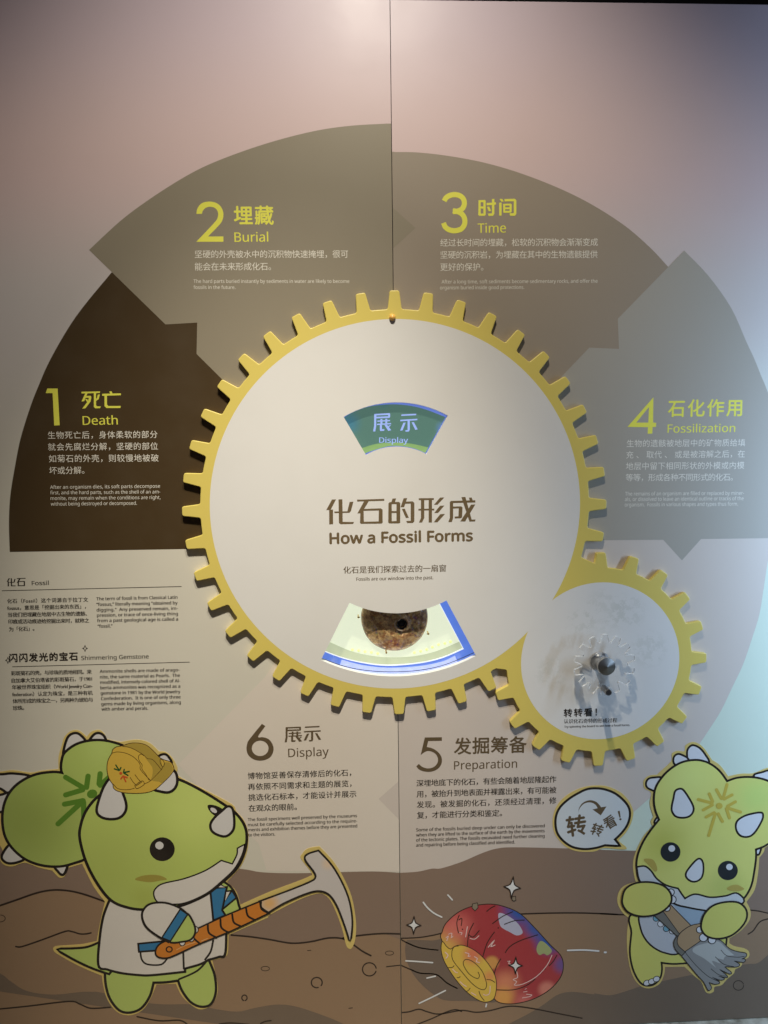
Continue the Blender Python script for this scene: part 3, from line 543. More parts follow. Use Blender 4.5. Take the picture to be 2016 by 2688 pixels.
def inside(p, poly):
    c = False; j = len(poly) - 1
    for i in range(len(poly)):
        a, b = poly[i], poly[j]
        if (a[1] > p[1]) != (b[1] > p[1]) and p[0] < (b[0] - a[0]) * (p[1] - a[1]) / (b[1] - a[1]) + a[0]: c = not c
        j = i
    return c
def union(A, B):
    def cuts(X, Y):
        o = []
        for i in range(len(X)):
            a, b = X[i], X[(i + 1) % len(X)]; ts = []
            for j in range(len(Y)):
                c, d = Y[j], Y[(j + 1) % len(Y)]
                if max(a[0], b[0]) < min(c[0], d[0]) or max(c[0], d[0]) < min(a[0], b[0]) or max(a[1], b[1]) < min(c[1], d[1]) or max(c[1], d[1]) < min(a[1], b[1]): continue
                r = (b[0] - a[0], b[1] - a[1]); s = (d[0] - c[0], d[1] - c[1]); den = r[0] * s[1] - r[1] * s[0]
                if abs(den) < 1e-12: continue
                t = ((c[0] - a[0]) * s[1] - (c[1] - a[1]) * s[0]) / den; u = ((c[0] - a[0]) * r[1] - (c[1] - a[1]) * r[0]) / den
                if 0 <= t <= 1 and 0 <= u <= 1: ts.append(t)
            pp = [a] + [(a[0] + t * (b[0] - a[0]), a[1] + t * (b[1] - a[1])) for t in sorted(ts)] + [b]
            o += [(pp[k], pp[k + 1]) for k in range(len(pp) - 1) if hypot(pp[k + 1][0] - pp[k][0], pp[k + 1][1] - pp[k][1]) > 1e-7]
        return [e for e in o if not inside(((e[0][0] + e[1][0]) / 2, (e[0][1] + e[1][1]) / 2), Y)]
    E_ = cuts(A, B) + cuts(B, A); key = lambda p: (round(p[0], 4), round(p[1], 4)); nx = {key(a): (a, b) for a, b in E_}
    loops = []
    while nx:
        k, (a, b) = nx.popitem(); l = [a]; s = k
        while True:
            q = key(b)
            if q == s: break
            if q not in nx: l = None; break
            a, b = nx.pop(q); l.append(a)
        if l and len(l) > 2: loops.append(l)
    return sorted(loops, key=len, reverse=True)
G1 = gear_poly(BC, 558, 511, 40, 24.5, 36, 5.5); G2 = gear_poly(SCN, 295.5, 254.5, 20, 25.5, 38, 5.5)
LOOPS = union(G1, G2)
print('gear loops', [len(l) for l in LOOPS])
def sector(r0, r1, a0, a1, n=16): return garc(r1, a0, a1, n) + garc(r0, a1, a0, n)
def win(k, e=0.0):
    d = degrees_(e)
    return sector(160.2 - e, 274.3 + e, -29.6 - d, 29.5 + d) if k == 'U' else sector(281 - e, 452.6 + e, 152.6 - d * .6, 207.2 + d * .6)
def degrees_(e): return e * 0.3
WU = win('U', 2.2); WL = win('L', 2.2)
def curve_solid(name, loops, h0, h1, bev, mat, parent, label=None):
    cu = bpy.data.curves.new(name, 'CURVE'); cu.dimensions = '2D'; cu.fill_mode = 'BOTH'
    cu.extrude = (h1 - h0) / 2 * U - bev * U; cu.bevel_depth = bev * U; cu.bevel_resolution = 3; cu.offset = -bev * U
    for l in loops:
        sp = cu.splines.new('POLY'); sp.points.add(len(l) - 1); sp.use_cyclic_u = True
        for k, p in enumerate(l): sp.points[k].co = (p[0] * U, p[1] * U, 0, 1)
    co = bpy.data.objects.new(name, cu); COL.objects.link(co); bpy.context.view_layer.update()
    me = bpy.data.meshes.new_from_object(co.evaluated_get(bpy.context.evaluated_depsgraph_get()))
    bpy.data.objects.remove(co); hm = (h0 + h1) / 2 * U; o = ORG[0]
    for v in me.vertices: x, y, z = v.co; v.co = (x - o.x, -(hm + z) - o.y, Z0 + y - o.z)
    me.name = name; me.materials.clear(); me.materials.append(mat); me.update()
    ob = bpy.data.objects.new(name, me); COL.objects.link(ob); ob.parent = parent
    if label: ob['label'] = label
    return ob
GB = thing('gear_board', BC[0], BC[1] - 558, 0, 'raised white board shaped like two meshing gears with yellow teeth, one big and one small', 'gear board')
curve_solid('gear_body', LOOPS + [WU, WL], 0, TB, 2.1, YEL, GB)
FACE, nt, b = nt_new('white_board_face'); g = node(nt, 'ShaderNodeNewGeometry').outputs['Position']
rg = node(nt, 'ShaderNodeRGB'); rg.outputs[0].default_value = (*lin((228, 225, 222)), 1); c = rg.outputs[0]
# greasy smudges where hands have rubbed the board round the crank
for q, r, am_ in ((P(B5((400, 1000))), 58, .4), (P(B5((1100, 830))), 62, .45), (P(B5((780, 560))), 75, .35), (P(B5((600, 640))), 50, .45), (P(B5((950, 560))), 60, .45)):
    k = math_(nt, 'MULTIPLY', blob(nt, g, q, r, .45), ramp(nt, noise(nt, g, 55, 6, .7), [(0.46, 0.0), (0.56, 1.0)]))
    c = mixc(nt, c, lin((206, 205, 198)), math_(nt, 'MULTIPLY', k, am_))
c = mixc(nt, c, lin((170, 160, 120)), math_(nt, 'MULTIPLY', math_(nt, 'MULTIPLY', blob(nt, g, P(D4((895, 38))), 5, .6), ramp(nt, noise(nt, g, 500, 3, .7), [(0.5, 0.0), (0.56, 1.0)])), .7))
finish(nt, b, g, c, 0.40, 0.4, 0.08)
def circ_(c, r, n): return [(c[0] + r * cos(2 * pi * i / n), c[1] + r * sin(2 * pi * i / n)) for i in range(n)]
HF = TB + 0.10
W1 = circ_(BC, 486, 220); W2 = circ_((672.5, -604.5), 217, 130)
wf = union(W1, W2)
faceob = build(MB().poly([wf[0], win('U'), win('L')], HF), 'white_face', FACE, GB)
RIM = ink('window_rim', (236, 236, 232), rough=.3, spec=.5)
for l in (win('U', .05), win('L', .05)):
    build(MB().wall(l, -4, HF - .01), 'window_rim', RIM, GB)
TX = HF + 0.12
tit = [[(178, 73), (215, 72), (165, 168), (125, 170)], [(152, 166), (187, 164), (188, 298), (153, 300)], [(237, 72), (272, 71), (275, 276), (378, 277), (370, 295), (256, 298), (241, 286)], [(198, 182), (318, 180), (338, 95), (372, 93), (350, 178), (335, 194), (200, 197)],
    [(405, 75), (652, 67), (652, 85), (407, 92)], [(472, 85), (515, 83), (445, 198), (408, 200)], ([(436, 160), (620, 153), (637, 165), (637, 285), (625, 292), (440, 294), (432, 285)], [(465, 176), (603, 173), (601, 272), (467, 275)]),
    [(727, 65), (760, 63), (748, 100), (715, 102)], ([(690, 108), (702, 97), (785, 95), (797, 105), (797, 283), (785, 290), (698, 290), (688, 280)], [(720, 115), (763, 115), (763, 178), (720, 178)], [(720, 195), (763, 195), (763, 268), (720, 270)]),
    [(828, 62), (860, 60), (832, 142), (800, 143)], [(835, 92), (910, 90), (925, 105), (925, 270), (912, 285), (862, 287), (850, 268), (892, 266), (892, 110), (828, 112)], [(812, 158), (838, 156), (875, 238), (848, 240)],
    [(965, 62), (1102, 60), (1102, 78), (965, 80)], [(962, 158), (1105, 156), (1105, 172), (962, 174)], [(985, 78), (1015, 78), (1015, 240), (995, 283), (967, 283), (985, 240)], [(1055, 78), (1085, 78), (1085, 282), (1055, 282)],
    [(1158, 56), (1197, 55), (1135, 120), (1103, 122)], [(1158, 130), (1197, 128), (1140, 195), (1105, 196)], [(1160, 206), (1203, 204), (1135, 280), (1100, 280)],
    [(1247, 96), (1258, 86), (1478, 80), (1478, 100), (1277, 105), (1277, 240), (1265, 278), (1233, 278), (1247, 240)], [(1275, 137), (1350, 135), (1362, 145), (1358, 235), (1345, 243), (1293, 245), (1290, 228), (1325, 226), (1328, 153), (1275, 155)],
    [(1352, 52), (1388, 50), (1445, 255), (1480, 255), (1475, 272), (1425, 273)], [(1440, 120), (1478, 118), (1385, 272), (1342, 272)], [(1420, 57), (1445, 55), (1455, 82), (1428, 84)]]
mb = MB()
for k, s in enumerate(tit):
    s = s if isinstance(s, tuple) else (s,); mb.poly([M_(D4, l, TX) for l in s], TX + 0.02 * (k % 12))
TITLE = ink('title_lettering', (112, 94, 68))
build(mb, 'title', TITLE, GB)
block('subtitle', D4, [('How a Fossil Forms', (160, 475), (1452, 448), 96)], TITLE, GB, TX, 0, 0, 1.5)
block('text_block', D4, [('化石是我们探索过去的一扇窗', (283, 746), (1212, 728), 62)], BROWNTXT, GB, TX, 0, 0)
block('text_block', D4, [('Fossils are our window into the past.', (400, 811), (1096, 796), 30)], BROWNTXT, GB, TX, 0, 0)
block('heading', B8, [('转转看！', (222, 1342), (700, 1325), 112)], DARKTXT, GB, TX, 0, 0, 0.7)
block('text_block', B8, [('认识化石奇特的形成过程', (222, 1435), (994, 1418), 62)], DARKTXT, GB, TX, 0, 0)
block('text_block', B8, [('Try spinning the board to see how a fossil forms.', (228, 1497), (1182, 1470), 30)], DARKTXT, GB, TX, 0, 0)
# domed peg in the ring, above the upper window
pc = P((1030, 833), TB + 3)
build(MB().lathe(pc, [(8.2, TB - 1), (8.4, TB + 3), (7.6, TB + 6), (5.8, TB + 8.6), (3.2, TB + 10.2), (0.3, TB + 10.8)], 24), 'peg', ink('amber_peg', (246, 190, 96), rough=.3, spec=.5), GB, True)
end()

# ================================================================ LIT CASE BEHIND THE UPPER WINDOW
def pane_mat():
    m, nt, b = nt_new('clear_pane'); nt.nodes.remove(b); out = nt.nodes['Material Output']
    tr = node(nt, 'ShaderNodeBsdfTransparent'); gl = node(nt, 'ShaderNodeBsdfGlossy'); gl.inputs['Roughness'].default_value = 0.12
    lw = node(nt, 'ShaderNodeLayerWeight'); lw.inputs[0].default_value = 0.5; mx = node(nt, 'ShaderNodeMixShader')
    nt.links.new(math_(nt, 'ADD', math_(nt, 'MULTIPLY', math_(nt, 'POWER', lw.outputs['Facing'], 5.0), 0.6), 0.045), mx.inputs[0]); nt.links.new(tr.outputs[0], mx.inputs[1]); nt.links.new(gl.outputs[0], mx.inputs[2]); nt.links.new(mx.outputs[0], out.inputs[0]); return m
PANE = pane_mat()
BOXM = ink('case_wall', (196, 206, 226))
def case_box(parent, z0, z1, hb):
    mb = MB(); mb.solid([[(NX0, z0), (NX1, z0), (NX1, z1), (NX0, z1)]], hb - 3, hb)
    mb.wall([(NX0, z0), (NX1, z0), (NX1, z1), (NX0, z1)], hb, -0.5); return build(mb, 'case_shell', BOXM, parent)
DC = thing('sign_case', BC[0], NU[0], -18, 'blue-lit case behind the upper fan-shaped window', 'lit case')
case_box(DC, NU[0], NU[1], -16)
build(MB().poly([sector(146, 292, -36, 38)], -14), 'lit_backing', glow('blue_glow', (112, 136, 224), .8), DC)
build(MB().poly([sector(154, 281, -31, 31)], -1.5), 'pane', PANE, DC)
end()
PL = thing('turning_sign', BC[0] - 6, BC[1] + 165, -8, 'teal fan-shaped sign lettered Display inside the upper window', 'sign')
hp = -3.2
teal = M_(B6, [(130, 385, 1), (205, 345), (300, 290), (450, 232), (600, 202), (800, 190), (1000, 208), (1200, 258), (1424, 345, 1), (1182, 778, 1), (1060, 728), (950, 703), (820, 692), (700, 705), (560, 745), (455, 784), (400, 830, 1)], hp)
def teal_mat():
    m, nt, b = nt_new('teal_backlit_plate'); g = node(nt, 'ShaderNodeNewGeometry').outputs['Position']
    rg = node(nt, 'ShaderNodeRGB'); rg.outputs[0].default_value = (*lin((88, 124, 113)), 1); c = rg.outputs[0]
    c = mixc(nt, c, lin((66, 122, 146)), math_(nt, 'MULTIPLY', blob(nt, g, P(B6((250, 420))), 44, .9), .8))
    c = mixc(nt, c, lin((96, 132, 190)), math_(nt, 'MULTIPLY', blob(nt, g, P(B6((1400, 480))), 26, .9), .8))
    c = mixc(nt, c, lin((70, 116, 122)), math_(nt, 'MULTIPLY', blob(nt, g, P(B6((680, 170))), 24, .9), .6))
    nt.links.new(mixc(nt, c, (0, 0, 0), .65), b.inputs['Base Color']); nt.links.new(c, b.inputs['Emission Color']); b.inputs['Emission Strength'].default_value = .8; b.inputs['Roughness'].default_value = .3; return m
pm = build(MB().poly([spl(teal, True, 4)], hp), 'sign_plate', teal_mat(), PL)
gs = M_(B6, [(380, 735, 1), (430, 715), (600, 667), (800, 652), (1000, 665), (1218, 712, 1), (1182, 778, 1), (1060, 728), (950, 703), (820, 692), (700, 705), (560, 745), (455, 784), (400, 830, 1)], hp + .1)
build(MB().poly([spl(gs, True, 4)], hp + .1), 'green_band', glow('green_glow', (136, 172, 108), .8), PL)
BL = glow('periwinkle_glow', (150, 172, 232), 1.0)
drawn('heading', B6, [('展', 550, 770, 296, 519), ('示', 877, 1090, 304, 522)], BL, PL, hp + .3)
block('heading', B6, [('Display', (625, 655), (972, 657), 64)], BL, PL, hp + .3, 0, 0)
end()

# ================================================================ LIT CASE AND AMMONITE BEHIND THE LOWER WINDOW
FC = thing('specimen_case', BC[0], NL[0], -60, 'white and blue backlit case behind the lower fan-shaped window', 'lit case')
case_box(FC, NL[0], NL[1], -52)
build(MB().poly([[(NX0 + 1, NL[0] + 1), (NX1 - 1, NL[0] + 1), (NX1 - 1, NL[1] - 1), (NX0 + 1, NL[1] - 1)]], -50), 'blue_backing', glow('deep_blue_glow', (98, 136, 236), .82), FC)
h = -48.5
build(MB().poly([spl(M_(B7, [(322, 635, 1), (500, 682), (725, 705), (1000, 690), (1200, 650), (1308, 600, 1), (1345, 690, 1), (1100, 800), (725, 830), (500, 800), (290, 730, 1)], h), True, 4)], h), 'pale_blue_strip', glow('pale_blue_glow', (176, 192, 250), .95), FC)
h = -47.5
cream = [(300, 40, 1), (1125, 50, 1), (1385, 543, 1), (1200, 622), (1000, 668), (725, 690), (500, 665), (300, 615), (60, 520, 1)]
build(MB().poly([spl(M_(B7, cream, h), True, 4)], h), 'white_border', glow('white_glow', (240, 246, 250), 1.0), FC)
def cream_mat():
    m, nt, b = nt_new('cream_backlit_card'); g = node(nt, 'ShaderNodeNewGeometry').outputs['Position']
    rg = node(nt, 'ShaderNodeRGB'); rg.outputs[0].default_value = (*lin((234, 242, 214)), 1); c = rg.outputs[0]
    c = mixc(nt, c, lin((206, 226, 236)), math_(nt, 'MULTIPLY', blob(nt, g, P(B7((420, 430))), 48, .9), .9))
    c = mixc(nt, c, lin((206, 224, 240)), math_(nt, 'MULTIPLY', blob(nt, g, P(B7((1140, 420))), 34, .9), .7))
    c = mixc(nt, c, lin((232, 240, 190)), math_(nt, 'MULTIPLY', blob(nt, g, P(B7((1240, 330))), 45, .9), .6))
    nt.links.new(mixc(nt, c, (0, 0, 0), .75), b.inputs['Base Color']); nt.links.new(c, b.inputs['Emission Color']); b.inputs['Emission Strength'].default_value = .95; return m
h = -46.8
cream2 = [(300, 40, 1), (1118, 50, 1), (1374, 534, 1), (1200, 610), (1000, 657), (725, 678), (500, 654), (300, 605), (60, 510, 1)]
build(MB().poly([spl(M_(B7, cream2, h), True, 4)], h), 'cream_card', cream_mat(), FC)
h = -46.2
CASE_SHADE = glow('shelf_glow', (204, 214, 180), .82)  # darker strip paints the case's shade along the bottom of the card
build(MB().poly([spl(M_(B7, [(80, 430, 1), (230, 488), (400, 560), (560, 598), (725, 615), (950, 605), (1150, 560), (1345, 478, 1), (1374, 534, 1), (1200, 610), (1000, 657), (725, 678), (500, 654), (300, 605), (60, 510, 1)], h), True, 4)], h), 'shelf_lip', CASE_SHADE, FC)
h = -45
LED_REFL = glow('led_reflection', (232, 246, 160), 1.0)  # reflections of the LEDs, put in as small glowing discs
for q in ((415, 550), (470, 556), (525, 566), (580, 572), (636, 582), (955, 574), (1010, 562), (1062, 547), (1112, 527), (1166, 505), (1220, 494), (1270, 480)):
    c = P(B7(q), h); build(MB().lathe(c, [(4.2, h), (3.4, h + 1.2), (1.6, h + 1.9), (0.1, h + 2.1)], 12), 'led', LED_REFL, FC, True)
build(MB().ribbon(spl(M_(B7, [(60, 590), (300, 680), (500, 725), (740, 742), (1000, 728), (1250, 670), (1560, 535)], -20), False, 4), 2.0, -20, caps=False), 'track_edge', ink('dark_track', (50, 62, 120)), FC)
LEDW = glow('led_white', (255, 240, 205), 24)
for k in range(11):
    a_ = 180 + (k - 5) * 4.4; q = garc(464, a_, a_, 1)[0]
    build(MB().lathe(q, [(2.4, -26), (2.4, -22), (1.6, -20.6), (.1, -20)], 10), 'led', LEDW, FC, True)
build(MB().poly([sector(274, 460, 151, 209)], -1.5), 'pane', PANE, FC)
end()

from mathutils import noise as mn
FCN = P(B7((785, 286)), -26); UM = P(B7((845, 325)), -20); FR_ = 91.5
AM = thing('ammonite_fossil', FCN[0], FCN[1] - 90, -45, 'brown iridescent ammonite fossil held by gold pins in the lower window', 'fossil')
def shell_h(x, z):
    r = hypot(x - FCN[0], z - FCN[1]) / FR_; d = hypot(x - UM[0], z - UM[1]); a = atan2(z - UM[1], x - UM[0])
    hgt = 26 * sqrt(max(0.0, 1 - min(r, 1) ** 2.4))
    hgt -= 17 / (1 + math.exp((d - 11.5) / 1.3)); hgt += 3.4 * math.exp(-((d - 16) / 2.8) ** 2)
    hgt -= 4.5 * math.exp(-((d - 26 - 7 * a / pi) / 7.0) ** 2) * (1 if d > 16 else 0.3)
    n = mn.fractal(Vector((x * .055, z * .055, 1.3)), 1.0, 2.1, 5); n2 = abs(mn.noise(Vector((x * .19, z * .19, 5))))
    rib = sin(a * 21 + d * .04 + n * 1.5) * .5 * (1 - math.exp(-(d / 40) ** 2))
    return (hgt + (n * 2.6 + n2 * 1.8 + rib) * (1 - r ** 6))
mb = MB(); NR, NA = 72, 200
for i in range(NR + 1):
    rr = FR_ * (1 - (1 - i / NR) ** 1.0) + 0.05
    for j in range(NA):
        t = 2 * pi * j / NA; k = 1 + .018 * mn.noise(Vector((cos(t) * 2, sin(t) * 2, 9))) + .006 * mn.noise(Vector((cos(t) * 9, sin(t) * 9, 3)))
        x, z = FCN[0] + rr * k * cos(t), FCN[1] + rr * k * sin(t); mb.v.append((x, z, -44 + shell_h(x, z)))
for i in range(NR):
    for j in range(NA):
        q = (j + 1) % NA; mb.f.append((i * NA + j, (i + 1) * NA + j, (i + 1) * NA + q, i * NA + q)); mb.m.append(0)
def shell_mat():
    m, nt, b = nt_new('iridescent_shell'); g = node(nt, 'ShaderNodeNewGeometry').outputs['Position']
    n = noise(nt, g, 42, 7, .68); n2 = noise(nt, g, 130, 6, .7); n3 = noise(nt, g, 20, 3)
    base = ramp(nt, n, [(.32, lin((74, 54, 40))), (.46, lin((170, 126, 88))), (.55, lin((228, 190, 132))), (.68, lin((126, 84, 66)))], 'LINEAR')
    irid = ramp(nt, math_(nt, 'FRACT', math_(nt, 'MULTIPLY', n3, 4.0)), [(0, lin((150, 60, 40))), (.22, lin((214, 140, 60))), (.42, lin((112, 160, 84))), (.6, lin((84, 100, 190))), (.8, lin((130, 60, 120))), (1, lin((150, 60, 40)))], 'LINEAR')
    k = ramp(nt, n2, [(.50, 0.0), (.66, .7)]); c = mixc(nt, base, irid, k)
    low_ = blob(nt, g, (FCN[0] - 2, FCN[1] - 78), 46, .9); fire = ramp(nt, n, [(.38, lin((150, 62, 34))), (.46, lin((226, 120, 62))), (.53, lin((250, 214, 140))), (.6, lin((216, 140, 70)))], 'LINEAR')
    c = mixc(nt, c, fire, math_(nt, 'MULTIPLY', low_, .9))
    c = mixc(nt, c, lin((20, 20, 24)), blob(nt, g, UM, 12.5, .3))
    nt.links.new(c, b.inputs['Base Color']); b.inputs['Metallic'].default_value = .2; b.inputs['Roughness'].default_value = .2; b.inputs['Coat Weight'].default_value = .8
    b.inputs['Coat Roughness'].default_value = .08
    bp = node(nt, 'ShaderNodeBump'); bp.inputs['Strength'].default_value = .7; bp.inputs['Distance'].default_value = .003
    nt.links.new(math_(nt, 'ADD', n, math_(nt, 'MULTIPLY', n2, .5)), bp.inputs['Height']); nt.links.new(bp.outputs[0], b.inputs['Normal']); return m
build(mb, 'shell', shell_mat(), AM, True)
build(MB().lathe(UM, [(14.0, -27), (15.5, -21), (14.2, -18.5), (12.2, -19.5), (11, -30), (6, -33), (.2, -34)], 36), 'navel', metal('dark_stone', (54, 54, 60), .35), AM, True)
LIPM = ink('pale_shell_lip', (206, 184, 160), rough=.25, spec=.6); mb = MB()
for dh, dw in ((-17.5, 4.4), (-16.2, 3.4), (-15.4, 2.0)): mb.ribbon(spl(M_(B7, [(790, 232), (825, 242), (838, 265), (818, 288), (792, 300), (784, 335), (806, 368), (845, 380)], -20), False, 4), dw, dh)
build(mb, 'shell_lip', LIPM, AM)
GOLD = metal('gold_pin', (226, 186, 96), .25)
for q in ((466, 266), (1077, 411), (710, 575)):
    c = P(B7(q), -22); d = atan2(c[1] - FCN[1], c[0] - FCN[0]); mb = MB()
    mb.lathe(c, [(.2, -47), (2.0, -47), (2.0, -22), (2.6, -20), (1.6, -18.5), (.1, -18)], 12)
    mb.box(*sorted((c[0], c[0] - 5 * cos(d))), c[1] - 1.2, c[1] + 1.2, -23, -20.5); build(mb, 'mounting_pin', GOLD, AM)
end()

# ================================================================ ACRYLIC COG CRANK
HUB = P(B8((745, 522)), TB + 2)
print('hub', HUB, P((1590, 1750), 62), P((1593, 1751), 74))
CG = thing('acrylic_cog', HUB[0], HUB[1], TB, 'clear acrylic cog with a steel knob and crank pin on the small gear', 'cog')
g0, g1 = 50.0, 58.0
cog = gear_poly(HUB, 83, 62, 14, 15, 23, 2.2); disc_h = circ_(HUB, 8, 24)
GLS, nt, b = nt_new('acrylic_edge'); b.inputs['Base Color'].default_value = (.93, .97, .98, 1); b.inputs['Transmission Weight'].default_value = .55; b.inputs['Roughness'].default_value = .06; b.inputs['IOR'].default_value = 1.49
mb = MB(); mb.poly([cog, disc_h], g1, 0); mb.poly([cog, disc_h], g0, 0); mb.wall(cog, g0, g1, 1); mb.wall(disc_h, g0, g1, 1)
build(mb, 'cog_disc', [PANE, GLS], CG)
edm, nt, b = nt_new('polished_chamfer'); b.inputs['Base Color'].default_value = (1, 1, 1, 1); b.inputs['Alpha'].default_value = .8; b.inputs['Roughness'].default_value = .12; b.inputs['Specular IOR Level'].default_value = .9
build(MB().ribbon(cog, 1.3, g1 + .08, True).ribbon(cog, 1.0, g0 - .08, True), 'chamfer', edm, CG)  # white ribbons along the outline, painted highlights of the acrylic edge
STEEL = metal('brushed_steel', (196, 194, 190), .34, .6); STEEL2 = metal('dark_steel', (150, 150, 152), .34)
build(MB().lathe(HUB, [(.2, TB + .2), (25, TB + .2), (25, TB + 4), (23, TB + 6), (17, TB + 7), (16, TB + 20), (13.5, TB + 21), (13.5, g0 - .2), (.2, g0 - .2)], 40), 'collar', ink('satin_collar', (172, 174, 178), rough=.22, spec=.6), CG, True)
build(MB().lathe(HUB, [(.2, g1 + .2), (19, g1 + .2), (23.2, g1 + 1.2), (23.8, g1 + 3), (23.8, g1 + 12), (23.2, g1 + 13.2), (.3, g1 + 19)], 56), 'knob', STEEL, CG)
PN = P(B8((800, 915)), g1)
PN = (HUB[0] + (PN[0] - HUB[0]) , PN[1])
build(MB().lathe(PN, [(11, g0 - 2), (11, g0 - .2)], 28).lathe(PN, [(.2, g1 + .2), (8.6, g1 + .2), (8.6, g1 + 38), (7.8, g1 + 40), (.2, g1 + 40)], 32), 'crank_pin', STEEL2, CG)
end()
# ================================================================ CONTOUR-CUT STICKERS
SL = 0.022
class Sticker:
    def __init__(s, name, x, z, label, cat, outline_pts, h0=0.75):
        s.t = thing(name, x, z, h0, label, cat); s.h = h0 + .12
        mb = MB(); lp = spl(outline_pts, True, 4); mb.poly([lp], h0 + .1); mb.wall(lp, 0.1, h0 + .1); build(mb, 'yellow_backing', BORDER, s.t)
    def up(s): s.h += SL; return s.h
    def fill(s, name, fr, pts, mat, w=4.2, parent=None, lw_mat=None, smooth=True, label=None):
        """outlined shape: black band under, colour above"""
        q = M_(fr, pts); lp = spl(q, True, 5) if smooth else [p[:2] for p in q]
        par = parent or s.t
        h1 = s.up(); h2 = s.up()
        o = build(MB().poly([lp], h2), name, mat, par, label=label)
        if w: build(MB().ribbon(lp, w * 3.2, h1, True), 'outline', lw_mat or BLACK, o if par is s.t else par)
        return o
    def line(s, name, fr, paths, w, mat=None, parent=None, smooth=True):
        mb = MB()
        for p in paths: q = M_(fr, p); mb.ribbon(spl(q, False, 5) if smooth and len(q) > 2 else q, w * (1.3 if mat is None else 1), s.up())
        return build(mb, name, mat or BLACK, parent or s.t)
def w2(p): return P(p)
# ---------------- left sticker: green horned dinosaur with rock hammer
out = M_(C2, [(-110, 350), (0, 345), (80, 335), (190, 350), (260, 338), (365, 328, 1), (365, 250), (385, 180), (400, 130), (440, 92), (490, 88), (540, 127, 1), (570, 95), (620, 85), (652, 112), (668, 142), (750, 160, 1), (850, 145), (930, 165), (990, 219, 1), (1030, 222), (1075, 262), (1105, 320), (1112, 372), (1250, 445), (1440, 545), (1470, 590), (1520, 650), (1545, 730), (1540, 830), (1500, 930), (1412, 1030, 1), (1470, 1090), (1496, 1172, 1)])
out += M_(C4, [(900, 365), (1100, 290), (1170, 260), (1188, 238), (1115, 140), (1120, 110), (1160, 70), (1240, 55, 1), (1330, 150), (1400, 260), (1460, 400), (1488, 560), (1485, 680), (1462, 745), (1440, 750), (1420, 720), (1390, 600), (1330, 450), (1280, 388), (1220, 378), (1100, 420), (915, 515), (890, 540, 1), (622, 658, 1), (617, 780), (590, 808), (512, 832, 1), (535, 930), (550, 1030), (520, 1120), (460, 1160), (400, 1155), (310, 1080), (264, 990, 1), (132, 995, 1)])
out += M_(C3, [(1090, 1170), (1030, 1250), (940, 1285), (850, 1260), (780, 1170), (750, 1070), (740, 998, 1), (580, 930), (430, 848), (390, 815), (400, 785), (500, 776), (600, 768), (702, 747, 1), (725, 620), (762, 460, 1), (680, 350), (597, 185, 1), (495, 215, 1), (470, 275), (430, 285), (380, 235, 1), (280, 212), (180, 178), (90, 205), (25, 190), (-2, 140), (20, 90), (-30, 20), (-110, 0), (-170, -300)])
c = P(C2((1000, 1000)))
S = Sticker('dinosaur_sticker', c[0], P((400, 2660))[1], 'green cartoon dinosaur sticker in white coat and hard hat, gripping a rock hammer', 'sticker', out)
def cc(fr, x, y): return P(fr((x, y)))
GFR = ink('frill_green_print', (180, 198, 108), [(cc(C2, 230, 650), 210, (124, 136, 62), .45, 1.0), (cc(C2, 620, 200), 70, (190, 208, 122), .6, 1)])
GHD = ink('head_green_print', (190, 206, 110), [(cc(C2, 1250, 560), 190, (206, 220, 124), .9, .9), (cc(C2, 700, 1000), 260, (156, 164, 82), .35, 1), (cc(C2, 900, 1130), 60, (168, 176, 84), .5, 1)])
GBD = ink('body_green_print', (184, 202, 112)); GDK = ink('emblem_green_print', (92, 134, 46)); WSH = ink('soft_white_print', (216, 212, 210)); WCO = ink('coat_white_print', (220, 213, 206))
BLU = ink('blue_print', (58, 122, 168)); ORG_ = ink('orange_print', (208, 128, 50)); MET = ink('hammer_steel_print', (204, 196, 192), [(cc(C4, 900, 440), 40, (226, 176, 110), .9, .9), (cc(C4, 1300, 170), 26, (228, 196, 160), .7, .9)])
OCH = ink('ochre_print', (212, 176, 74)); OCD = ink('dark_ochre_print', (176, 150, 66)); OLN = ink('helmet_line_print', (70, 46, 20)); BLUSH = ink('blush_print', (162, 150, 72))
# frill horns, then both frill lobes drawn so that their outlines merge
for pts in ([(405, 250), (410, 190), (433, 130), (470, 112), (500, 126), (528, 165), (520, 230), (450, 260)], [(560, 165), (588, 122), (615, 112), (642, 128), (652, 165), (620, 200), (580, 195)], [(-110, 350), (0, 368), (80, 363), (190, 382), (170, 440), (70, 475), (0, 440), (-110, 420)],
            [(-110, 500), (0, 497), (60, 485), (60, 560), (25, 585), (-110, 580)], [(65, 805), (32, 845), (20, 880), (50, 905), (100, 902), (150, 880), (160, 840), (110, 800)], [(345, 925), (368, 960), (388, 978), (402, 960), (412, 920), (380, 900)]):
    S.fill('frill_horn', C2, pts, WSH, 4.4)
lobe1 = [(400, 362), (290, 357), (190, 382), (100, 440), (45, 520), (24, 620), (36, 730), (80, 810), (160, 880), (260, 918), (370, 926), (460, 905), (540, 870), (640, 760), (650, 560), (560, 430)]
lobe2 = [(400, 362), (396, 260), (430, 212), (500, 172), (600, 155), (700, 168), (790, 210), (860, 330), (820, 500), (660, 560), (520, 480)]
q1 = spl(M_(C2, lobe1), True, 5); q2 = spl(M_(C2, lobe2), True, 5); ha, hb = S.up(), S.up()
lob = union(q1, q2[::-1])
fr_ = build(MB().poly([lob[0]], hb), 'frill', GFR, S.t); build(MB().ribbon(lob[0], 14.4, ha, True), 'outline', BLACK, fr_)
S.line('emblem', E2, [[(735, 1105), (925, 1218)], [(985, 1092), (968, 1218)], [(735, 1302), (925, 1245)], [(1120, 1065), (1108, 1180)], [(1230, 1095), (1120, 1195)]], 14, GDK, fr_, False)
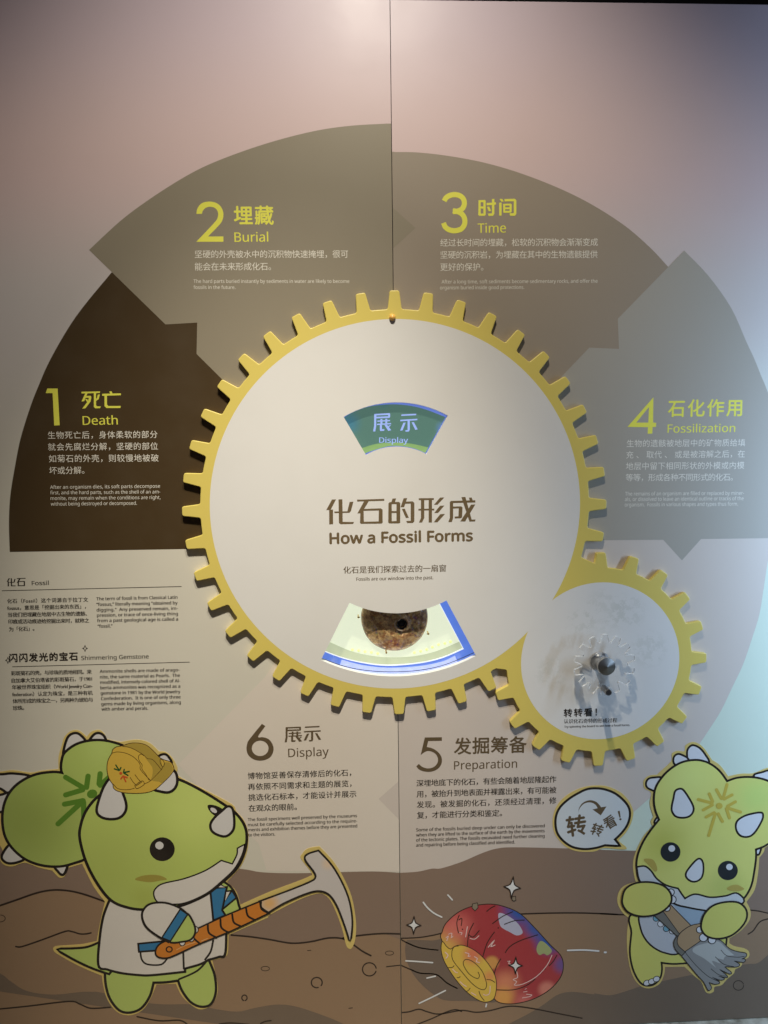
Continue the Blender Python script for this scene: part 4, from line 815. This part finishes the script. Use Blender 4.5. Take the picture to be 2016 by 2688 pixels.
S.line('emblem', E2, [[(722, 1405), (930, 1365)], [(650, 1625), (920, 1378)], [(935, 1385), (938, 1560)]], 14, GDK, fr_, False)
hh = S.up(); build(MB().poly([M_(E2, ell((1030, 1290), 58, 48, rot=-.3))], hh), 'emblem', GDK, fr_)
# tail and legs
bd = S.fill('body', C3, [(770, 940, 1), (778, 1060), (808, 1160), (870, 1238), (940, 1255), (1020, 1225), (1080, 1140), (1108, 1038, 1), (1200, 1035), (1300, 1022, 1), (1330, 1100), (1390, 1180), (1460, 1212), (1525, 1195), (1558, 1110), (1548, 990), (1505, 880, 1), (1300, 700), (900, 700)], GBD, 4.4)
S.fill('tail', C3, [(740, 755, 1), (640, 795), (540, 806), (428, 808, 1), (560, 882), (680, 937), (790, 975, 1), (860, 860)], GBD, 4.2)
S.line('leg_crease', C3, [[(1508, 882), (1430, 962), (1300, 1022)]], 4.2)
ct = S.fill('coat', C3, [(800, 462, 1), (760, 570), (735, 720), (724, 915), (780, 942), (880, 968), (1000, 982), (1100, 984), (1335, 960, 1), (1335, 938, 1), (1450, 905), (1512, 872, 1), (1590, 850), (1628, 825), (1630, 600), (1600, 350), (1250, 300), (900, 400)], WCO, 4.4)
S.line('coat_seam', C3, [[(1330, 800), (1335, 945)], [(1548, 740), (1530, 820), (1490, 878)]], 4.2, None, ct)
S.line('pocket', C3, [[(1020, 820), (1030, 878), (1070, 913), (1170, 915), (1215, 870)]], 3.8, None, ct)
S.fill('pocket_flap', C3, [(1012, 770, 1), (1215, 750, 1), (1240, 800, 1), (1016, 815, 1)], BLU, 3.4, ct, smooth=False)
S.fill('arm', C4, [(560, 305), (620, 325), (660, 380), (683, 450), (685, 500), (590, 530), (540, 440)], GBD, 4.2)
S.fill('cuff', C4, [(580, 450, 1), (645, 365, 1), (668, 402, 1), (588, 468, 1)], BLU, 3.4, smooth=False)
S.fill('lapel', C4, [(505, 345, 1), (603, 338, 1), (572, 490, 1), (592, 520, 1), (525, 548, 1)], BLU, 3.6, smooth=False)
S.fill('collar_tip', C4, [(525, 332, 1), (560, 315, 1), (598, 332, 1)], WCO, 3.0, smooth=False)
S.fill('collar_tip', C4, [(608, 365, 1), (632, 362, 1), (600, 425, 1)], WCO, 3.0, smooth=False)
# head
S.fill('ear_horn', C2, [(990, 270), (1000, 248), (1028, 243), (1048, 262), (1060, 290), (1020, 310)], WSH, 4.2)
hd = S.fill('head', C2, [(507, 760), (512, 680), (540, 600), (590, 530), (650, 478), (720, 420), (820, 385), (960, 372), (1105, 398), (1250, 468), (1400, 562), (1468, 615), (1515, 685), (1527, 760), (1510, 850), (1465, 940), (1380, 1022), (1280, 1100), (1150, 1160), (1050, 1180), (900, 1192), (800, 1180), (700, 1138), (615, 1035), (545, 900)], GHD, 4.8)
S.fill('jaw', C2, [(962, 1105), (975, 1070), (1020, 1042), (1150, 1012), (1280, 962), (1378, 900, 1), (1448, 922, 1), (1478, 862), (1482, 822, 1), (1518, 802, 1), (1502, 860), (1455, 945), (1378, 1020), (1280, 1098), (1150, 1155), (1050, 1162), (985, 1150)], WCO, 2.6, hd)
bl = S.up(); BLU_ = build(MB().poly([spl(M_(C2, [(840, 1012), (880, 992), (940, 984), (1000, 990), (1040, 1012), (1000, 1020), (940, 1030), (880, 1024)]), True, 4)], bl), 'blush', BLUSH, hd)
ey = S.fill('eye', C2, ell((1010, 825), 78, 74), BLACK, 0); h_ = S.up(); build(MB().poly([M_(C2, ell((993, 802), 26, 24))], h_), 'eye_glint', WSH, ey)
no = S.fill('nostril', C2, [(1293, 552), (1340, 553), (1390, 582), (1348, 618), (1308, 592)], BLACK, 0); h_ = S.up(); build(MB().poly([M_(C2, ell((1330, 583), 23, 13, rot=.6))], h_), 'glint', WSH, no)
S.fill('nose_horn', C2, [(1418, 567), (1440, 578), (1450, 640), (1445, 700), (1410, 735), (1370, 733), (1328, 710), (1318, 672), (1345, 630), (1392, 588)], WSH, 4.4)
S.fill('brow_horn', C2, [(700, 385), (655, 440), (622, 530), (612, 590), (640, 620), (690, 630), (740, 622), (772, 590), (778, 545), (758, 480), (735, 430)], WSH, 4.6)
S.fill('brow_horn', C2, [(960, 440), (1000, 458), (1050, 463), (1083, 440), (1096, 400), (1085, 350), (1050, 340), (980, 380)], WSH, 4.6)
# helmet
he = S.fill('hard_hat', D3, [(240, 395), (258, 330), (320, 282), (430, 262), (560, 218), (700, 211), (830, 237), (930, 300), (1040, 410), (1100, 472), (1180, 515), (1290, 550), (1345, 622), (1350, 700), (1280, 800), (1150, 930), (1020, 1040), (880, 1093), (700, 1110), (500, 1103), (350, 1073), (275, 1020), (262, 955), (200, 860), (162, 740), (157, 610), (182, 500)], OCH, 1.3, None, OLN)
h_ = S.up(); build(MB().poly([spl(M_(D3, [(430, 266), (560, 222), (700, 216), (830, 242), (930, 305), (1040, 415), (1110, 490), (1150, 600), (1135, 690, 1), (1060, 590), (970, 500), (880, 485), (820, 430), (700, 352), (560, 285)]), True, 4)], h_), 'helmet_back', OCD, he)
h_ = S.up(); build(MB().poly([spl(M_(D3, [(1160, 640, 1), (1190, 560), (1280, 560), (1335, 630), (1340, 700), (1270, 800), (1150, 925), (1090, 905), (960, 890, 1), (1140, 700, 1)]), True, 4)], h_), 'helmet_brim', OCD, he)
h_ = S.up(); build(MB().poly([spl(M_(D3, [(860, 480), (910, 560), (970, 650), (975, 760), (945, 870, 1), (1130, 695, 1), (1055, 595), (965, 505)]), True, 4)], h_), 'helmet_shade', OCD, he)
S.line('helmet_lines', D3, [[(240, 390), (330, 366), (480, 385), (620, 450), (720, 545), (752, 610), (750, 670), (800, 740), (935, 880)], [(430, 266), (560, 285), (700, 350), (820, 430), (880, 485), (970, 502), (1060, 592), (1135, 690)], [(1135, 690), (950, 878), (820, 950)],
    [(820, 435), (770, 405), (722, 440), (732, 520), (785, 600), (782, 670), (850, 770), (915, 880)], [(650, 1020), (560, 1045), (430, 1048), (330, 1020), (262, 945)], [(1115, 490), (1115, 560), (1160, 635), (1190, 580), (1165, 520), (1115, 490)], [(1160, 635), (1135, 690)],
    [(570, 825), (615, 900), (665, 955)], [(655, 775), (710, 850), (750, 895)], [(650, 975), (780, 890), (825, 930), (800, 975), (690, 1030), (652, 975)], [(668, 985), (785, 905)]], 1.5, OLN, he)
GR = ink('leaf_green_print', (34, 84, 40)); RD = ink('red_print', (206, 86, 44))
S.line('crest', D3, [[(310, 602), (365, 690)], [(285, 670), (365, 700)], [(402, 648), (380, 692)], [(462, 682), (450, 735)], [(450, 738), (552, 718)], [(455, 745), (530, 788)]], 3.6, GR, he, False)
S.line('crest', D3, [[(440, 800), (400, 852)], [(440, 800), (515, 830)], [(445, 805), (490, 900)]], 3.6, RD, he, False)
h_ = S.up(); build(MB().poly([M_(D3, ell((400, 750), 27, 24))], h_), 'crest', RD, he)
# hammer
hm = S.fill('hammer_head', C4, [(840, 430, 1), (1050, 352), (1185, 296), (1218, 268), (1212, 228), (1150, 142), (1165, 110), (1232, 88, 1), (1320, 185), (1388, 300), (1436, 420), (1458, 560), (1448, 690, 1), (1428, 620), (1370, 465), (1312, 378), (1240, 350), (1150, 368), (1000, 432), (890, 498, 1), (852, 468)], MET, 3.4)
hn = S.fill('hammer_handle', C4, [(132, 775), (148, 732), (205, 698), (400, 622), (590, 534), (838, 432, 1), (842, 470), (888, 505, 1), (640, 622), (420, 712), (260, 786), (200, 806), (150, 800)], ORG_, 3.0)
S.line('grip_band', C4, [[(400, 620), (383, 668), (430, 715)], [(482, 585), (490, 640), (540, 672)], [(568, 548), (575, 605), (622, 638)], [(648, 515), (660, 570), (708, 595)], [(742, 472), (755, 525), (802, 552)], [(838, 434), (848, 478), (888, 503)]], 4.2, None, hn)
h_ = S.up(); k_ = build(MB().ribbon(M_(C4, ell((220, 752), 20, 18)), 3.6, h_, True), 'hanging_hole', BLACK, hn)
S.line('handle_gloss', C4, [[(270, 755), (330, 725), (395, 705)], [(440, 695), (480, 678)]], 2.2, ink('pale_orange_print', (232, 178, 120)), hn)
# near arm over the handle
for q in ((1420, 660), (1390, 722), (1325, 752)): S.fill('claw', C3, ell(q, 17, 21), WSH, 1.6)
ar = S.fill('hand', C3, [(1345, 545), (1395, 605), (1412, 670), (1388, 720), (1335, 738), (1230, 736), (1240, 600)], GBD, 3.6)
S.fill('sleeve', C3, [(1043, 575), (1050, 520), (1100, 478), (1200, 472), (1300, 507), (1352, 548, 1), (1222, 738, 1), (1150, 698), (1075, 640)], WCO, 3.8)
S.fill('cuff', C3, [(1312, 518, 1), (1356, 550, 1), (1237, 735, 1), (1185, 715, 1)], BLU, 2.6, smooth=False)
end()

# ---------------- right sticker: yellow-green horned dinosaur with brush
out = M_(D7, [(1850, 240), (1659, 272), (1520, 325), (1400, 330), (1278, 355, 1), (1200, 250), (1125, 200, 1), (1050, 90), (990, 40), (930, 28), (870, 60), (860, 115), (790, 112), (740, 140), (735, 210), (640, 300), (600, 340, 1), (520, 350), (470, 400), (480, 470), (542, 512), (530, 620), (565, 740, 1), (540, 790), (560, 835, 1), (490, 900), (430, 1000), (380, 1120), (368, 1220), (385, 1330), (398, 1365, 1)])
out += M_(C7, [(290, 270), (230, 340), (222, 440), (270, 530), (328, 577, 1), (310, 760), (320, 950), (360, 1120), (430, 1220), (520, 1252), (620, 1210), (665, 1120), (675, 1047, 1), (860, 1045, 1), (950, 1130), (1020, 1190), (1060, 1280), (1100, 1300), (1140, 1280), (1148, 1238), (1215, 1220), (1270, 1160), (1330, 1110), (1345, 1070), (1400, 1040), (1420, 990), (1475, 950), (1475, 900), (1430, 870), (1340, 850), (1288, 820, 1), (1290, 775, 1), (1400, 700), (1480, 600), (1490, 510), (1452, 425, 1), (1530, 310), (1562, 150), (1575, 0)])
out += M_(D7, [(1575, 1130), (1615, 1080), (1625, 1040, 1), (1700, 990), (1850, 900)])
S = Sticker('dinosaur_sticker', cc(D7, 1100, 600)[0], P((1800, 2600))[1], 'yellow-green cartoon dinosaur sticker facing forward and holding a wide brush', 'sticker', out)
YGH = ink('lime_head_print', (218, 216, 122), [(cc(D7, 900, 350), 130, (224, 230, 136), .8, 1.0), (cc(D7, 1550, 550), 90, (196, 218, 122), .7, .9), (cc(D7, 650, 1000), 110, (190, 190, 88), .7, 1), (cc(C7, 1250, 300), 90, (182, 190, 100), .6, 1)])
YGB = ink('lime_body_print', (212, 208, 112)); EMB = ink('emblem_yellow_print', (204, 180, 76)); PUP = ink('slate_black_print', (40, 44, 48))
YBL = ink('lime_blush_print', (184, 164, 84)); HRN = ink('horn_white_print', (218, 218, 222))
for pts in ([(900, 200), (895, 115), (920, 75), (950, 68), (1000, 93), (1050, 152), (1085, 225), (1000, 260), (930, 250)], [(775, 235), (765, 182), (792, 152), (830, 158), (888, 195), (860, 250)], [(600, 490), (560, 480), (512, 455), (502, 420), (522, 386), (570, 375), (640, 378), (640, 450)],
            [(610, 752), (582, 788), (598, 808), (632, 782)], [(1535, 1040), (1545, 1082), (1565, 1092), (1580, 1035)], [(1530, 350), (1600, 325), (1700, 303), (1800, 350), (1700, 430), (1600, 400)]):
    S.fill('frill_horn', D7, pts, HRN, 3.6)
bd = S.fill('body', C7, [(372, 540), (362, 720), (347, 900), (372, 1050), (422, 1160), (480, 1212), (560, 1208), (618, 1150), (636, 1070), (630, 995, 1), (740, 1008), (860, 1003), (1100, 980), (1248, 830, 1), (1250, 740), (1200, 560), (800, 480)], YGB, 3.4)
S.fill('belly', C7, [(442, 540), (450, 680), (500, 785), (580, 860), (680, 905), (800, 912), (1000, 800), (1100, 560), (800, 440), (600, 440)], ink('belly_print', (192, 194, 200)), 3.2, bd)
S.fill('scarf', C7, [(740, 440, 1), (1060, 510, 1), (1045, 600), (915, 650, 1)], ink('scarf_print', (160, 178, 194)), 0, bd)
for k, q in enumerate(((588, 582), (632, 635), (685, 680), (742, 702))): S.fill('scarf_bead', C7, ell(q, 25, 25), ink('bead_blue_print', (120, 168, 186)) if k % 2 == 0 else HRN, 1.2)
for q in ((500, 1198), (546, 1184), (592, 1160)): S.fill('toe', C7, ell(q, 28, 22, rot=-.4), HRN, 1.3)
hd = S.fill('head', D7, [(1262, 412, 1), (1200, 325), (1130, 262), (1040, 218), (940, 208), (830, 232), (730, 292), (650, 372), (592, 470), (577, 580), (592, 680), (628, 768, 1), (540, 880), (470, 990), (422, 1110), (412, 1225), (450, 1365), (600, 1500), (830, 1555), (1100, 1560), (1340, 1560), (1420, 1510), (1485, 1400), (1515, 1260), (1532, 1130), (1530, 1045, 1), (1620, 1010), (1720, 940), (1800, 830), (1840, 690), (1800, 520), (1700, 432), (1600, 388), (1480, 370), (1360, 378)], YGH, 3.8)
S.fill('jaw', C7, [(412, 97, 1), (480, 92), (535, 135), (590, 210), (680, 272), (792, 303, 1), (830, 360), (862, 402, 1), (960, 358), (1100, 388), (1250, 375), (1350, 347), (1415, 392, 1), (1390, 440), (1110, 498), (1040, 495), (900, 470), (760, 430), (600, 300), (450, 235)], ink('jaw_print', (204, 206, 208)), 3.2, hd)
S.fill('brow_horn', D7, [(810, 482), (842, 492), (890, 560), (932, 640), (932, 690), (898, 728), (840, 740), (782, 728), (750, 688), (747, 640), (762, 570), (777, 502)], HRN, 3.6)
S.fill('brow_horn', D7, [(1598, 718), (1592, 765), (1540, 860), (1490, 912), (1430, 922), (1382, 898), (1358, 840), (1372, 782), (1440, 738), (1520, 716), (1578, 708)], HRN, 3.6)
S.fill('nose_horn', C7, [(1008, 22), (1028, 60), (1030, 130), (1014, 188), (975, 218), (930, 220), (888, 190), (882, 150), (922, 90), (978, 30)], HRN, 3.4)
for fr, q, r, q2, r2 in ((D7, (725, 1075), (95, 93), (737, 1042), (32, 31)), (C7, (1272, 124), (95, 92), (1287, 90), (31, 30))):
    ey = S.fill('eye', fr, ell(q, *r), PUP, 0); h_ = S.up(); build(MB().poly([M_(fr, ell(q2, *r2))], h_), 'eye_glint', HRN, ey)
for fr, pts in ((D7, [(470, 1150), (510, 1138), (560, 1150), (590, 1200), (598, 1250), (570, 1260), (530, 1215)]), (C7, [(1262, 300), (1300, 268), (1360, 260), (1405, 280), (1430, 300), (1390, 318), (1320, 322)])):
    h_ = S.up(); build(MB().poly([spl(M_(fr, pts), True, 4)], h_), 'blush', YBL, hd)
S.line('emblem', E4, [[(830, 510), (765, 745)], [(650, 600), (735, 750)], [(915, 688), (780, 760)], [(340, 765), (575, 830)], [(528, 670), (585, 800)], [(425, 945), (580, 860)]], 8.8, EMB, hd, False)
S.line('emblem', E4, [[(475, 1065), (610, 990)], [(752, 1140), (680, 1010)], [(518, 1380), (630, 1010)], [(972, 805), (840, 880)], [(1060, 980), (840, 910)], [(872, 1080), (820, 920)]], 8.8, EMB, hd, False)
h_ = S.up(); build(MB().poly([M_(E4, ell((697, 875), 56, 54))], h_), 'emblem', EMB, hd)
# brush
TAN = ink('brush_tan_print', (176, 146, 112)); GRY = ink('brush_grey_print', (120, 116, 108)); HAIR = ink('bristle_print', (146, 144, 142)); HAIRL = ink('bristle_light_print', (184, 184, 180)); GLN = ink('grey_line_print', (52, 48, 46))
hn = S.fill('brush_handle', C7, [(640, 500, 1), (725, 455, 1), (920, 655, 1), (815, 745, 1)], TAN, 1.6, None, GLN, False)
S.fill('handle_side', C7, [(568, 545, 1), (640, 500, 1), (815, 742, 1), (788, 745, 1)], GRY, 1.4, hn, GLN, False)
br = S.fill('bristles', C7, [(862, 900, 1), (1008, 790, 1), (1180, 785), (1280, 868), (1360, 900), (1440, 915), (1440, 945), (1400, 968), (1432, 972), (1420, 995), (1330, 985), (1380, 1020), (1350, 1040), (1240, 1040), (1300, 1095), (1285, 1105), (1190, 1065), (1262, 1130), (1250, 1140), (1180, 1130), (1235, 1155), (1200, 1165), (1120, 1140), (1190, 1190), (1150, 1205), (1090, 1190), (1112, 1240), (1092, 1266), (1075, 1245), (1040, 1180), (975, 1110), (830, 932, 1)], HAIR, 1.6, None, GLN)
h_ = S.up(); build(MB().poly([spl(M_(C7, [(960, 850), (1080, 812), (1180, 800), (1250, 860), (1332, 932, 1), (1250, 940), (1230, 975, 1), (1170, 962), (1200, 1010, 1), (1120, 985), (1160, 1052, 1), (1050, 965), (940, 900)]), True, 3)], h_), 'bristle_light', HAIRL, br)
S.line('bristle_lines', C7, [[(1205, 880), (1260, 935), (1360, 950), (1430, 942)], [(1150, 945), (1230, 1015), (1330, 1040)], [(862, 900), (960, 1020), (1080, 1130), (1190, 1185)], [(1110, 1060), (1190, 1120), (1265, 1130)]], 1.8, GLN, br)
S.fill('ferrule_side', C7, [(760, 805), (790, 750, 1), (800, 835), (862, 900, 1), (830, 932, 1), (772, 870)], GRY, 1.6, None, GLN)
S.fill('ferrule', C7, [(795, 770), (832, 710), (920, 652), (1012, 632, 1), (1085, 722, 1), (1008, 792, 1), (862, 892, 1), (802, 835)], TAN, 1.6, None, GLN)
# arms
for q, r in (((728, 330), 28), ((742, 400), 32), ((690, 480), 27), ((1002, 688), 26), ((1038, 762), 34), ((1120, 785), 32)): S.fill('claw', C7, ell(q, r), HRN, 1.6)
S.fill('arm', C7, [(272, 400), (302, 305), (400, 250), (540, 244), (655, 278), (718, 350), (718, 428), (655, 496), (560, 540), (440, 550), (335, 518), (284, 460)], YGB, 3.6)
S.fill('arm', C7, [(1025, 640), (1054, 545), (1132, 466), (1250, 432), (1365, 436), (1432, 492), (1442, 570), (1395, 655), (1298, 735), (1180, 764), (1084, 745), (1036, 698)], YGB, 3.6)
end()

# ---------------- speech bubble sticker
out = M_(D6, [(860, 80), (1060, 95), (1300, 200), (1450, 350), (1530, 520), (1530, 640), (1480, 800), (1390, 950), (1282, 1060), (1300, 1110), (1405, 1195), (1398, 1238), (1280, 1237), (1000, 1215), (850, 1272), (680, 1285), (480, 1265), (300, 1180), (150, 1020), (80, 850), (80, 650), (150, 450), (300, 280), (500, 160), (680, 100)])
S = Sticker('speech_bubble_sticker', cc(D6, 800, 700)[0], cc(D6, 800, 1285)[1], 'white speech bubble sticker with a curved arrow and Chinese characters', 'sticker', out)
bb = S.fill('bubble', D6, [(840, 152), (1000, 168), (1180, 235), (1330, 350), (1430, 480), (1453, 620), (1410, 780), (1310, 925), (1175, 1058, 1), (1258, 1158, 1), (1020, 1143, 1), (860, 1190), (660, 1213), (450, 1178), (290, 1078), (180, 940), (145, 780), (160, 620), (230, 480), (380, 340), (560, 230), (700, 168)], ink('bubble_white_print', (208, 214, 218)), 4.2)
h_ = S.up(); build(MB().poly([spl(M_(D6, [(540, 590, 1), (548, 500), (600, 412), (680, 362), (770, 347), (860, 375), (920, 430), (952, 475, 1), (1050, 460, 1), (945, 622, 1), (795, 515, 1), (888, 492, 1), (850, 430), (790, 395), (720, 387), (640, 412), (580, 470), (548, 530)]), True, 4)], h_), 'arrow', BROWNTXT, bb)
h_ = S.up() + .02
def glyph(txt, cx, cy, hgt, ang, bold):
    a = radians(ang); hw = hgt / 2
    def pt(x, y): return (cx + x * cos(a) + y * sin(a), cy - x * sin(a) + y * cos(a))
    mb = MB(); wdt = hw if txt != '!' else hgt * .11
    p0, p1 = pt(-wdt, hw * .96), pt(wdt, hw * .96)
    text(mb, D6, txt, p0, p1, hgt, h_, bold); build(mb, 'lettering', BROWNTXT, bb)
glyph('转', 500, 825, 350, 9, 1.6); glyph('转', 872, 895, 205, -18, .8); glyph('看', 1115, 755, 215, 30, .8); glyph('!', 1287, 630, 165, 14, .6)
end()
bpy.data.objects.remove(TO); bpy.data.curves.remove(TC)
bpy.context.view_layer.update()
